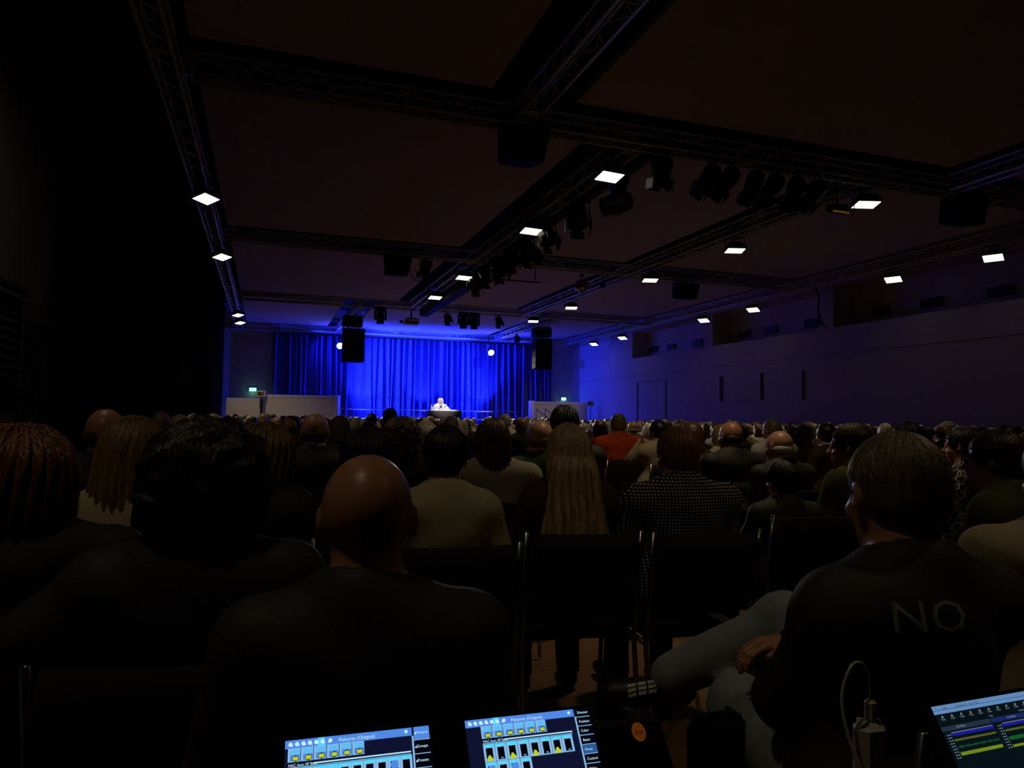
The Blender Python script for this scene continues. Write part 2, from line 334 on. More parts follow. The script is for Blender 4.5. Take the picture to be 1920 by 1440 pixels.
def fresnel(x, y, z, s, label, rz=0., tilt=.5, grp=None):
    t = thing('stage_lantern', (x, y, z), label, 'stage light', grp, rz=rz, scale=s); R = RX(tilt)
    MB().lathe([(.1, .16), (.14, .12), (.15, 0), (.14, -.14), (.16, -.17)], 16, (0, 0, -.2), R).build('housing', BLACK, t, smooth=True)
    b = MB()
    for a in (0, PI/2, PI, -PI/2):
        c = R @ Vector((.17*math.cos(a), .17*math.sin(a), -.24))
        b.box(c+Vector((0, 0, -.2)), (.015 if abs(math.cos(a)) > .5 else .2, .2 if abs(math.cos(a)) > .5 else .015, .15), R)
    b.build('barn_door', BLACK, t)
    MB().tube([(-.18, 0, -.2), (-.18, 0, .02), (.18, 0, .02), (.18, 0, -.2)], .012, 6).tube([(0, 0, .02), (0, 0, .1)], .025).build('yoke', BLACK, t)
    return t
fresnel(5.13, 8.55, 5.02, .95, 'single round black lantern under the nearest truss right of centre', 0, .2)
GR = 'black lanterns crowding the central truss'
for i, (y, s) in enumerate(((10.9, 1.2), (12.3, 1.1), (13.4, 1.2), (14.3, 1.1), (15.2, 1.2), (16.2, 1.1), (17.1, 1.2))):
    fresnel(4.9, y, 5.0, s, 'black barn-door lantern under the central truss, '+['nearest one after the big moving head', 'between the two nearest lit floodlights', 'third along from the moving head', 'fourth along from the moving head', 'just before the second crossing', 'at the second crossing', 'last before the long black case'][i], rz=PI+.3*(i % 3-1), tilt=.7, grp=GR)
# big moving head
def moving_head(x, y, z, s, label, tilt, grp=None, rz=0):
    t = thing('moving_head', (x, y, z), label, 'stage light', grp, rz, s)
    MB().rbox((0, 0, -.06), (.36, .28, .13), .02).build('base', BLACK, t)
    MB().rbox((-.19, 0, -.28), (.06, .16, .38), .02).rbox((.19, 0, -.28), (.06, .16, .38), .02).rbox((0, 0, -.14), (.42, .18, .05), .01).build('yoke', BLACK, t)
    h = MB().lathe([(.09, .2), (.14, .14), (.15, -.05), (.13, -.2), (.14, -.24)], 16, (0, 0, -.36), RX(tilt)).build('head', BLACK, t, smooth=True)
    MB().lathe([(.11, -.242), (.1, -.25)], 16, (0, 0, -.36), RX(tilt)).build('front_lens', GHOUSE, h)
    return t
moving_head(5.08, 9.75, 5.06, 1.1, 'largest moving head, tilted sideways beside the nearest lit floodlight', 1.3, None, 1.2)
for x, l in ((3.63, 'moving head hanging alone left of the projector'), (6.58, 'left one of the paired moving heads over the stage'), (6.98, 'right one of the paired moving heads over the stage')):
    moving_head(x, 24.4, 5.06, .95, l, 0, 'moving heads on the third crosswise truss')
for x, l in ((6.0, 'small black lantern left of the paired moving heads'), (7.9, 'small black lantern right of the paired moving heads')): fresnel(x, 24.4, 5.02, .85, l, 0, -.7, 'lanterns on the third crosswise truss')
fresnel(3.45, 16.25, 5.02, .9, 'small square lantern with a hanging cable beside the left loudspeaker', .2, .4)
t = thing('screen_case', (5.0, 20.6, 4.86), 'long black projection screen case slung along the central truss', 'screen case')
MB().rbox((0, 0, 0), (.3, 6.2, .26), .03).build('case_body', mat('case_black', (.008, .008, .009), .8), t)
for k in range(4): MB().box((-.13, -2.7+k*1.8, .17), (.03, .05, .12)).build('hanging_strap', BLACK, t)
# glowing lamp facing the hall, plus its twin behind the left array
for x, l in ((10.0, 'glaring round white spot lamp in front of the curtain'), (3.02, 'white spot lamp half hidden behind the left line array')):
    t = thing('spot_lamp', (x, 32.05, 4.45), l, 'stage light', 'white back lights on the rear truss')
    MB().lathe([(.08, .2), (.13, .12), (.15, -.05), (.15, -.1)], 18, (0, 0, 0), RX(-1.1)).build('housing', BLACK, t, smooth=True)
    MB().lathe([(.135, -.102), (.12, -.112)], 18, (0, 0, 0), RX(-1.1)).build('lens', SPOTL, t)
    MB().tube([(-.17, 0, 0), (-.17, .02, .3), (.17, .02, .3), (.17, 0, 0)], .012, 6).tube([(0, .02, .3), (0, .4, .66)], .02).build('yoke', BLACK, t)
t = thing('stage_floodlight', (10.35, 29.3, 4.7), 'small dark lamp on the short blue-lit truss at the right', 'stage light')
MB().lathe([(.04, .2), (.12, .1), (.15, -.1)], 12, (0, 0, .1), RX(-.3)).build('housing', BLACK, t); MB().tube([(0, 0, .25), (0, 0, .4)], .015).build('clamp', BLACK, t)
# projector
t = thing('projector', (4.68, 24.3, 4.5), 'white ceiling projector hanging over the stage front', 'projector')
PW = mat('projector_white', (.82, .8, .7), .5)
MB().rbox((0, 0, .1), (.5, .42, .2), .03).build('body', PW, t)
MB().rbox((0, -.215, .06), (.42, .01, .09), .004).build('rear_grille', DARKV, t)
MB().lathe([(.06, 0), (.06, .08), (.045, .09)], 14, (-.3, .05, .1), RY(-PI/2)).build('lens', GHOUSE, t)
MB().tube([(0, 0, .2), (0, 0, .62)], .03).rbox((0, 0, .22), (.36, .3, .02), .005).build('ceiling_mount', BLACK, t)
# mirror ball, dark globe, trapeze bar, small wing lamp
def ballf():
    t = thing('mirror_ball', (7.42, 16.19, 4.66), 'mirror ball hanging under the second crosswise truss', 'mirror ball')
    mb = MB(); n = 12; R = .17
    for i in range(n):
        a0, a1 = PI*(i/n-.5), PI*((i+1)/n-.5); m = max(4, int(24*math.cos((a0+a1)/2)))
        for k in range(m):
            b0, b1 = 2*PI*(k+.06)/m, 2*PI*(k+.94)/m; g = .012
            vs = [(R*math.cos(a)*math.cos(b), R*math.cos(a)*math.sin(b), R*math.sin(a)) for a, b in ((a0+g, b0), (a0+g, b1), (a1-g, b1), (a1-g, b0))]
            mb.add(vs, [(0, 1, 2, 3)], 0)
    mb.build('mirror_tiles', mat('mirror_tile', (.5, .42, .25), .12, 1.), t)
    MB().lathe([(.001, -.166), (.08, -.145), (.14, -.09), (.166, 0), (.14, .09), (.08, .145), (.02, .166)], 20).build('core', BLACK, t, smooth=True)
    MB().tube([(0, 0, .16), (0, 0, .42)], .006).rbox((0, 0, .26), (.1, .08, .07), .01).build('motor_mount', BLACK, t)
ballf()
t = thing('hanging_globe', (8.02, 16.19, 4.72), 'small dark globe hanging right of the mirror ball', 'globe'); MB().lathe([(.001, -.08), (.06, -.055), (.08, 0), (.06, .055), (.01, .08)], 14).build('shade', BLACK, t, smooth=True); MB().tube([(0, 0, .07), (0, 0, .36)], .006).build('stem', BLACK, t)
t = thing('trapeze_bar', (5.8, 16.19, 4.66), 'empty black bar hung on two rods under the second truss', 'bar')
MB().tube([(-.55, 0, 0), (.5, 0, 0)], .018).build('crossbar', BLACK, t)
for sx in (-.4, .38): MB().tube([(sx, 0, -.02), (sx, 0, .42)], .012).build('hanging_rod', BLACK, t)
t = thing('strip_lamp', (8.08, 8.41, 4.47), 'small strip lamp with faint orange glow under the nearest truss', 'stage light')
MB().rbox((0, 0, .07), (.34, .14, .12), .02).build('housing', BLACK, t); MB().tube([(0, 0, .12), (0, 0, .62)], .012).build('bracket', BLACK, t)
MB().box((0, -.075, .0), (.3, .01, .025)).build('glow_strip', mat('amber_led', (.3, .12, .03), .5, emit=(1, .35, .08), es=.09), t)
MB().tube([(.2, 0, .08), (.3, 0, -.02), (.33, 0, .15), (.2, 0, .4)], .007, 6).build('cable', BLACK, t)
def cable(pts, label, r=.012):
    P = []; pts = [Vector(p) for p in pts]
    for i in range(len(pts)-1):
        p0, p1, p2, p3 = pts[max(i-1, 0)], pts[i], pts[i+1], pts[min(i+2, len(pts)-1)]
        for k in range(8):
            t = k/8; P.append(.5*((2*p1)+(p2-p0)*t+(2*p0-5*p1+4*p2-p3)*t*t+(3*p1-p0-3*p2+p3)*t**3))
    P.append(pts[-1]); o = MB().tube(P, r, 6).build('cable', BLACK, None, smooth=True); return tag(o, label, 'cable')
cable([(14.2, 15.6, 5.07), (14.5, 15.8, 4.8), (14.75, 16.1, 4.45), (15.0, 16.2, 4.15), (15.12, 16.2, 4.07)], 'black cable hanging from the right truss to the wall ledge', .03)
cable([(3.1, 16.3, 4.75), (3.15, 16.3, 4.55), (3.35, 16.3, 4.5), (3.45, 16.25, 4.8)], 'thin cable looping between the left loudspeaker and lantern', .008)

# ------------------------------------------------------------------ stage
STG = mat('stage_black', (.01, .01, .012), .6)
t = thing('stage', (0, 0, 0), 'low black stage platform in front of the blue curtain', 'stage')
MB().box((7.3, 30.5, .82), (8.4, 4.4, .12)).build('deck', STG, t); MB().box((7.3, 28.32, .38), (8.3, .04, .76)).build('skirt', DRAPE, t)
MB().box((7.3, 32.68, .38), (8.3, .04, .76)).build('rear_skirt', DRAPE, t)
t = thing('stage_railing', (0, 0, .88), 'thin pipe railing along the rear edge of the stage', 'railing')
rail = mat('rail_metal', (.3, .3, .32), .4, .7)
MB().tube([(3.15, 32.2, .75), (11.4, 32.2, .75)], .018).tube([(3.15, 32.2, .36), (11.4, 32.2, .36)], .014).build('rail', rail, t)
for k in range(5): MB().tube([(3.15+k*2.06, 32.2, 0), (3.15+k*2.06, 32.2, .75)], .018).build('post', rail, t)
t = thing('stage_stairs', (11.55, 29.3, 0), 'stage stairs with two slanting handrails at the right', 'stairs')
for k in range(4): MB().box((.15+k*.28, 0, .8-k*.2-.02), (.28, 1.1, .04)).build('tread', STG, t)
for sy in (-.55, .55): MB().tube([(-.05, sy, 1.75), (1.15, sy, .95)], .02).tube([(-.05, sy, 1.75), (-.05, sy, .85)], .018).tube([(1.15, sy, .95), (1.15, sy, 0)], .018).build('handrail', CHROME, t)
for sy in (-.5, .5): MB().box((.55, sy, .25), (1.1, .04, .5)).build('side_frame', STG, t)
t = thing('speaker_table', (7.18, 29.5, .88), 'table with a black cloth at which the white-haired speaker sits', 'table')
MB().box((0, 0, .73), (1.34, .6, .03)).build('table_top', mat('table_white', (.65, .64, .6), .5), t)
def cloth():
    vs = []; n = 60; per = []
    for k in range(n):
        a = 2*PI*k/n; x = .69*max(-1, min(1, 1.35*math.cos(a))); y = .32*max(-1, min(1, 1.35*math.sin(a))); per.append((x, y, a))
    for z, e in ((.715, 0), (.4, .015), (.02, .03)):
        for x, y, a in per: q = 1+e*2*(1+math.sin(a*14)); vs.append((x*q, y*q, z))
    return MB().add(vs, [(l*n+k, l*n+(k+1) % n, (l+1)*n+(k+1) % n, (l+1)*n+k) for l in range(2) for k in range(n)])
cloth().build('table_cloth', mat('cloth_black', (.02, .02, .02), .7), t, smooth=True)
for sx in (-.6, .6): MB().tube([(sx, 0, 0), (sx, 0, .72)], .02).build('leg', BLACK, t)
t = thing('drinking_glass', (6.72, 29.42, 1.627), 'small clear glass on the speaker table', 'glass')
GLS = mat('glass_clear', (.6, .75, .9), .05); GLS.node_tree.nodes['Principled BSDF'].inputs['Transmission Weight'].default_value = .7
MB().lathe([(.03, 0), (.036, .11), (.033, .11), (.028, .01)], 14).build('tumbler', GLS, t)
t = thing('water_bottle', (6.63, 29.5, 1.627), 'water bottle at the left end of the speaker table', 'bottle')
MB().lathe([(.03, 0), (.033, .02), (.033, .14), (.015, .19), (.013, .22)], 14).build('bottle_body', GLS, t); MB().lathe([(.016, .22), (.016, .24)], 12).build('cap', mat('cap_blue', (.05, .2, .6), .5), t)
PAP = mat('paper', (.7, .7, .66), .7)
for i, (x, y, r, l) in enumerate(((7.0, 29.38, .1, 'white manuscript sheets in front of the speaker'), (7.55, 29.45, -.2, 'white papers at the right end of the speaker table'))):
    o = MB().rbox((0, 0, .008), (.3, .21, .014), .002).build('paper_stack', PAP); o.location = (x, y, 1.628); o.rotation_euler = (0, 0, r); tag(o, l, 'papers')
t = thing('table_microphone', (6.86, 29.36, 1.627), 'slim table microphone left of the speaker', 'microphone')
MB().lathe([(.05, 0), (.05, .015)], 14).build('base', BLACK, t); MB().tube([(0, 0, .01), (.02, .02, .12), (.06, .08, .18)], .005, 6).build('stem', CHROME, t); MB().lathe([(.012, 0), (.014, .05)], 10, (.06, .08, .18), RX(-1)).build('capsule', CHROME, t)
# partitions either side of the stage
for lb, x0, x1, px, z in (('white partition wall left of the stage with a round end post', .0, 2.72, 2.86, 2.16), ('white partition wall right of the stage with a round end post', 11.85, 14.55, 11.7, 2.12)):
    t = thing('partition_screen', (0, 31.0, 0), lb, 'partition', 'white partitions beside the stage')
    MB().rbox(((x0+x1)/2, 0, z/2+.03), (x1-x0, .06, z-.06), .01).build('panel', PANEL, t); MB().box(((x0+x1)/2, -.035, z-.06), (x1-x0, .02, .1)).build('top_rail', PANEL, t)
    MB().lathe([(.13, 0), (.13, z+.02), (.12, z+.03)], 20, (px, 0, 0)).build('end_post', PANEL, t, smooth=True)
t = thing('door_partition', (-.85, 31.2, 0), 'low white door leaf section in the far left corner under the exit sign', 'partition')
MB().rbox((0, 0, 1.0), (1.35, .05, 2.0), .01).build('panel', PANEL, t); MB().box((.7, -.02, 1.0), (.06, .08, 2.05)).build('frame_post', BLACK, t)
def sign(x, y, z, label, w=.32, h=.17):
    t = thing('exit_sign', (x, y, z), label, 'exit sign', 'green lit exit signs')
    MB().rbox((0, 0, 0), (w, .06, h), .01).build('housing', PANEL, t)
    mb = MB(); mb.box((0, -.034, 0), (w-.02, .008, h-.02), mi=0)
    for sx in ((-.07, .07) if w > .25 else (0,)): mb.box((sx, -.039, .0), (.05, .003, .09), mi=1)
    mb.build('lit_face', [mat('sign_green', (.1, .6, .4), .5, emit=(.25, 1, .72), es=1.6), mat('sign_white', (.9, .9, .9), .5, emit=(.7, 1, .9), es=3)], t)
    light('POINT', 'sign_glow', (x, y-.15, z-.1), (x, y, z-1), .7, (.3, 1, .75), shadow_soft_size=.08)
sign(-.56, 33.25, 2.43, 'green exit sign in the far left corner'); sign(14.29, 33.25, 2.34, 'green exit sign above the right partition', .28)
def board(x, y, z, label, lit):
    t = thing('hanging_sign', (x, y, z), label, 'sign', 'small square signs on the partitions')
    MB().rbox((0, 0, 0), (.36, .03, .24), .008).build('board', PW, t); m = MB().box((0, -.018, -.0), (.26, .005, .14), mi=0)
    m.box((-.05, -.022, 0), (.05, .004, .02), mi=1); m.box((.06, -.022, 0), (.05, .004, .07), mi=1); m.build('symbol', [BLACK, mat('symbol_pale', (.6, .6, .4), .6, emit=(.6, .6, .3), es=.06)], t)
    MB().tube([(0, 0, -.12), (0, 0, -z+.01)], .018).build('post', BLACK, t)
board(-.2, 30.8, 2.18, 'small square sign on a post left of the stage', 0); board(14.65, 30.8, 2.08, 'small square sign at the right partition end', 1)

# ------------------------------------------------------------------ people: smooth blended surfaces
f32 = np.float32
def smin(a, b, k): h = np.clip(.5+.5*(b-a)/k, 0, 1); return b+(a-b)*h-k*h*(1-h)
def smax(a, b, k): return -smin(-a, -b, k)
class Blob:
    def __init__(s): s.p = []
    def _put(s, kind, a, k, M, op): s.p.append((kind, a, k, M, op)); return s
    def cap(s, a, b, r, r2=None, k=.03, M=None, op=0): return s._put('c', (np.array(a, f32), np.array(b, f32), r, r if r2 is None else r2), k, M, op)
    def ell(s, c, r, k=.03, M=None, op=0): return s._put('e', (np.array(c, f32), np.array(r, f32)), k, M, op)
    def dist(s, kind, a, P):
        if kind == 'c':
            A, B, r, r2 = a; ab = B-A; h = np.clip(((P-A) @ ab)/max(float(ab @ ab), 1e-9), 0, 1)[..., None]
            return np.linalg.norm(P-A-ab*h, axis=-1)-(r+(r2-r)*h[..., 0])
        c, r = a; q = P-c; k0 = np.linalg.norm(q/r, axis=-1); k1 = np.linalg.norm(q/(r*r), axis=-1)
        return k0*(k0-1)/np.maximum(k1, 1e-6)
    def bounds(s, kind, a, M):
        if kind == 'c': lo = np.minimum(a[0], a[1])-max(a[2], a[3]); hi = np.maximum(a[0], a[1])+max(a[2], a[3])
        else: lo = a[0]-a[1]; hi = a[0]+a[1]
        if M is not None:
            R, t = M; cs = np.array([[(lo, hi)[i][0], (lo, hi)[j][1], (lo, hi)[k][2]] for i in (0, 1) for j in (0, 1) for k in (0, 1)]) @ R.T+t; lo = cs.min(0); hi = cs.max(0)
        return lo, hi
    def eval(s, P):
        D = np.full(P.shape[:-1], .3, f32)
        for kind, a, k, M, op in s.p:
            Q = P if M is None else (P-M[1]) @ M[0]
            d = s.dist(kind, a, Q); D = smin(D, d, k) if op == 0 else smax(D, -d, k)
        return D
    def grid(s, h, disp=None, post=None, inflate=0.):
        los, his = zip(*[s.bounds(kk, a, M) for kk, a, k, M, op in s.p if op == 0])
        lo = np.min(los, 0)-.03-inflate; hi = np.max(his, 0)+.03+inflate; n = np.ceil((hi-lo)/h).astype(int)+1
        ax = [lo[i]+h*np.arange(n[i]) for i in range(3)]
        P = np.stack(np.meshgrid(*ax, indexing='ij'), -1).astype(f32); D = np.full(P.shape[:-1], .3, f32)
        for kind, a, k, M, op in s.p:
            bl, bh = s.bounds(kind, a, M); pad = .09 if op == 0 else .03
            i0 = np.maximum(np.floor((bl-pad-lo)/h).astype(int), 0); i1 = np.minimum(np.ceil((bh+pad-lo)/h).astype(int)+1, n)
            sl = tuple(slice(i0[q], i1[q]) for q in range(3)); Q = P[sl]
            if Q.size == 0: continue
            if M is not None: Q = (Q-M[1].astype(f32)) @ M[0].astype(f32)
            d = s.dist(kind, a, Q); D[sl] = smin(D[sl], d, k) if op == 0 else smax(D[sl], -d, k)
        if inflate: D = D-inflate
        if disp is not None: D = D+disp(P)
        if post is not None: D = np.maximum(D, post(P))
        return surfnet(D, lo, h)
def surfnet(D, lo, h):
    s = D < 0; nx, ny, nz = D.shape
    cnt = np.zeros((nx-1, ny-1, nz-1), np.int8)
    cor = [(i, j, k) for i in (0, 1) for j in (0, 1) for k in (0, 1)]
    sl = lambda A, c: A[c[0]:nx-1+c[0], c[1]:ny-1+c[1], c[2]:nz-1+c[2]]
    for c in cor: cnt += sl(s, c)
    act = (cnt > 0) & (cnt < 8); idx = np.full(act.shape, -1, np.int64); I = np.argwhere(act); idx[act] = np.arange(len(I))
    acc = np.zeros((len(I), 3)); num = np.zeros(len(I)); V = {c: D[I[:, 0]+c[0], I[:, 1]+c[1], I[:, 2]+c[2]] for c in cor}
    for c in cor:
        for a in range(3):
            if c[a]: continue
            c2 = list(c); c2[a] = 1; c2 = tuple(c2); d0, d1 = V[c], V[c2]; m = (d0 < 0) != (d1 < 0)
            t = d0[m]/(d0[m]-d1[m]); p = np.tile(np.array(c, float), (m.sum(), 1)); p[:, a] = t; acc[m] += p; num[m] += 1
    vs = (I+acc/num[:, None])*h+lo; fs = []
    for a in range(3):
        b, c = (a+1) % 3, (a+2) % 3
        lo_ = [slice(0, q) for q in D.shape]; hi_ = list(lo_); lo_[a] = slice(0, D.shape[a]-1); hi_[a] = slice(1, D.shape[a])
        s0, s1 = s[tuple(lo_)], s[tuple(hi_)]; E_ = np.argwhere(s0 != s1)
        ok = (E_[:, b] > 0) & (E_[:, c] > 0) & (E_[:, b] < D.shape[b]-1) & (E_[:, c] < D.shape[c]-1); E_ = E_[ok]
        if not len(E_): continue
        ins = s0[tuple(E_.T)]
        def g(db, dc): e = E_.copy(); e[:, b] -= db; e[:, c] -= dc; return idx[tuple(e.T)]
        q = np.stack([g(1, 1), g(0, 1), g(0, 0), g(1, 0)], 1); q[~ins] = q[~ins][:, ::-1]; fs.append(q[(q >= 0).all(1)])
    return vs, (np.concatenate(fs) if fs else np.zeros((0, 4), int))
def np_mesh(name, vs, fs, mats, fm=None, smooth=True, tone=None):
    me = bpy.data.meshes.new(name); me.vertices.add(len(vs)); me.vertices.foreach_set('co', np.asarray(vs, f32).ravel())
    k = fs.shape[1]; me.loops.add(fs.size); me.loops.foreach_set('vertex_index', fs.ravel().astype(np.int32)); me.polygons.add(len(fs))
    me.polygons.foreach_set('loop_start', (np.arange(len(fs))*k).astype(np.int32)); me.polygons.foreach_set('loop_total', np.full(len(fs), k, np.int32))
    me.polygons.foreach_set('use_smooth', np.full(len(fs), smooth))
    for m in mats: me.materials.append(m)
    if fm is not None: me.polygons.foreach_set('material_index', fm.astype(np.int32))
    if tone is not None:
        at = me.attributes.new('tone', 'FLOAT', 'POINT'); at.data.foreach_set('value', tone.astype(f32))
    me.update(calc_edges=True); me.validate(); return me
def euler(yaw, pitch=0, roll=0): return np.array(RZ(yaw) @ RX(pitch) @ RY(roll), dtype=float)

# default seated pose, facing +Y, origin on the floor under the hips
BASE = dict(nb=(0, -.04, 1.0), hc=(0, .0, 1.155), yaw=0., pitch=-.05, roll=0., sh=(.175, -.045, .955), elL=(-.25, .03, .70), elR=(.25, .03, .70), wrL=(-.1, .24, .64), wrR=(.1, .26, .65),
            knL=(-.12, .43, .53), knR=(.12, .43, .53), anL=(-.12, .38, .1), anR=(.12, .40, .1), ftL=(-.14, .52, .045), ftR=(.14, .54, .045), wid=1., belly=.0)
def pose(**k): p = dict(BASE); p.update(k); return p
def head_M(p): return euler(p['yaw'], p['pitch'], p['roll']), np.array(p['hc'], float)
def torso(b, p, g=0.):
    w_ = p['wid']
    b.cap((-.085*w_, 0, .59), (.085*w_, 0, .59), .125+g, k=.05)
    b.ell((0, .01+p['belly']*.5, .73), (.155*w_+g+p['belly']*.4, .115+g+p['belly'], .17), .06)
    b.ell((0, -.03, .9), (.168*w_+g, .108+g, .16+g), .06)
    s = p['sh']; b.cap((-s[0]*w_*.95, s[1], s[2]), (s[0]*w_*.95, s[1], s[2]), .062+g, k=.06)
    nb = p['nb']; b.cap((-.1*w_, nb[1]-.01, nb[2]-.03), (0, nb[1], nb[2]+.03), .04+g, .05+g, k=.05); b.cap((.1*w_, nb[1]-.01, nb[2]-.03), (0, nb[1], nb[2]+.03), .04+g, .05+g, k=.05)
def arms(b, p, g=0., upto=1., half=False):
    s = p['sh']; w_ = p['wid']
    for sg, el, wr in ((-1, p['elL'], p['wrL']), (1, p['elR'], p['wrR'])):
        S0 = np.array((sg*s[0]*w_, s[1], s[2])); E0 = np.array(el, float); W0 = np.array(wr, float)
        if half: b.cap(S0, S0+(E0-S0)*.75, .054+g, .05+g, k=.04); continue
        b.cap(S0, E0, .052+g, .041+g, k=.04); b.cap(E0, E0+(W0-E0)*upto, .041+g, .029+g*1.1, k=.03)
def hand(b, wr, d, up, s=1., curl=.5, side=1):
    # palm, four unequal fingers and a thumb leaving the side of the palm
    d = np.array(d, float); d /= np.linalg.norm(d); up = np.array(up, float); up -= d*(up @ d); up /= np.linalg.norm(up); lt = np.cross(d, up)*side; W = np.array(wr, float)
    b.cap(W+d*.02*s-lt*.012*s, W+d*.07*s-lt*.02*s, .019*s, .015*s, k=.012); b.cap(W+d*.02*s+lt*.012*s, W+d*.068*s+lt*.024*s, .019*s, .015*s, k=.012)
    for i, (o, L) in enumerate(((-.03, .062), (-.01, .072), (.011, .067), (.03, .052))):
        a = W+d*.082*s+lt*o*s; q = a; ang = .25
        for j, fr in enumerate((.45, .32, .23)):
            ang += curl*(.5+.15*j); dd = d*math.cos(ang)-up*math.sin(ang); n = q+dd*L*fr*s; b.cap(q, n, (.0092-.0008*j)*s, (.0086-.0009*j)*s, k=.004); q = n
    a = W+d*.03*s-lt*.026*s; m = a+(d*.7-lt*.75)*.033*s-up*.006*s; b.cap(a, m, .012*s, .0105*s, k=.01); b.cap(m, m+(d*.95-lt*.2-up*.2)*.028*s, .0105*s, .008*s, k=.004)
def head(b, p, fine=True):
    M = head_M(p); nb = np.array(p['nb'], float); hc = M[1]; base = M[0] @ np.array((0, -.03, -.075))+hc
    b.cap(nb-np.array((0, 0, .03)), base, .058, .054, k=.03)
    b.ell((0, -.014, .022), (.077, .096, .09), .03, M); b.ell((0, .026, -.045), (.058, .068, .074), .03, M); b.ell((0, .058, -.098), (.03, .03, .022), .025, M)
    b.cap((-.03, .08, .02), (.03, .08, .02), .011, k=.02, M=M)
    for sx in (-1, 1):
        b.ell((sx*.03, .1, 0.), (.017, .014, .011), .01, M, 1)
        if fine: b.ell((sx*.03, .084, 0.), (.0125, .0125, .0125), .003, M)
        b.ell((sx*.04, .062, -.035), (.022, .02, .018), .02, M)
        b.ell((sx*.08, -.006, -.006), (.010, .019, .031), .008, M); b.ell((sx*.085, .0, -.002), (.006, .009, .017), .006, M, 1)
    b.cap((0, .087, .008), (0, .112, -.03), .0075, .0125, k=.014, M=M); b.cap((-.011, .1, -.035), (.011, .1, -.035), .0075, k=.008, M=M)
    b.cap((-.018, .087, -.064), (.018, .087, -.064), .0075, k=.008, M=M); b.cap((-.016, .086, -.075), (.016, .086, -.075), .008, k=.008, M=M)
    b.cap((-.02, .099, -.069), (.02, .099, -.069), .0022, k=.003, M=M, op=1)
def legs(b, p, g=0., shin=1.):
    for sg, kn, an in ((-1, p['knL'], p['anL']), (1, p['knR'], p['anR'])):
        K = np.array(kn, float); A = np.array(an, float)
        b.cap((sg*.09, .02, .555), K, .086+g, .06+g, k=.04); b.cap(K, K+(A-K)*shin, .058+g, .036+g*1.6, k=.03)
def feet(b, p, g=0., which=(0, 1)):
    for an, ft in [((p['anL'], p['ftL']), (p['anR'], p['ftR']))[q] for q in which]:
        A = np.array(an, float); T = np.array(ft, float); d = (T-A)*np.array((1, 1, 0)); d /= max(np.linalg.norm(d), 1e-6)
        hl = A-d*.02; hl[2] = min(A[2]-.05, .045) if A[2] < .3 else A[2]-.03
        b.cap(A, hl, .034+g, .03+g, k=.02); b.cap(hl, T, .032+g, .03+g, k=.03); b.cap(T, T+d*.06, .03+g, .024+g, k=.02)
def body_mesh(key, p, h, fine, hd):
    b = Blob(); torso(b, p); arms(b, p); head(b, p, fine); legs(b, p); feet(b, p, -.004)
    vs, fs = b.grid(h)
    if hd:          # hands modelled finer, same mesh
        hb = Blob()
        for sd, wr, d, up in hd: hand(hb, np.array(wr), d, up, 1., .5, sd); hb.cap(np.array(wr)-np.array(d, float)/np.linalg.norm(d)*.05, wr, .029, .024, k=.02)
        v2, f2 = hb.grid(.0045); fs = np.concatenate([fs, f2+len(vs)]); vs = np.concatenate([vs, v2])
    else: pass
    return np_mesh('body', vs, fs, [SKINS[0]])
def fold(amp, seed, fr=(20, 17, 38)):
    a, b_, c = np.random.default_rng(seed).random(3)*6
    return lambda P: (amp*(np.sin(P[..., 2]*fr[2]+np.sin(P[..., 0]*fr[0]*.5+a)*2.2+P[..., 0]*9+b_)*.6+np.sin(P[..., 0]*fr[1]+P[..., 2]*14+c+P[..., 1]*11)*.4)).astype(f32)
def top_blob(p, sleeve, g=.014):
    b = Blob(); torso(b, p, g)
    if sleeve == 'long': arms(b, p, g, .97)
    elif sleeve == 'short': arms(b, p, g+.006, half=True)
    else: pass
    nb = np.array(p['nb'], float); hc = np.array(p['hc'], float)
    return b
def top_mesh(p, h, sleeve, seed, amp=.004, g=.014, collar=None):
    b = top_blob(p, sleeve, g); nb = np.array(p['nb'], float)
    b.cap(nb+(0, .01, .0), nb+(0, .05, .14), .068 if collar is None else .06, .09, k=.008, op=1)
    if collar:
        for i in range(14):
            a = 2*PI*i/14; a2 = 2*PI*(i+1)/14; c = nb+np.array((0, .012, .03+.0*collar)); R_ = .066; T = lambda q: c+np.array((R_*math.cos(q), R_*1.05*math.sin(q), .018*-math.sin(q)))
            b.cap(T(a), T(a2), .012*collar, k=.012)
    cut = lambda P: (.55-P[..., 2]).astype(f32)
    return b.grid(h, fold(amp, seed), cut)
def trousers_mesh(p, h, with_shoes):
    b = Blob(); w_ = p['wid']
    b.cap((-.085*w_, 0, .585), (.085*w_, 0, .585), .132, k=.05); legs(b, p, .013, 1.)
    cut = lambda P: (P[..., 2]-.66).astype(f32) if max(p['knL'][2], p['knR'][2]) < .6 else np.full(P.shape[:-1], -1, f32)
    return b.grid(h, fold(.003, 5, (30, 26, 30)), cut)
def shoes_mesh(p, h, q): b = Blob(); feet(b, p, .006, (q,)); return b.grid(h)

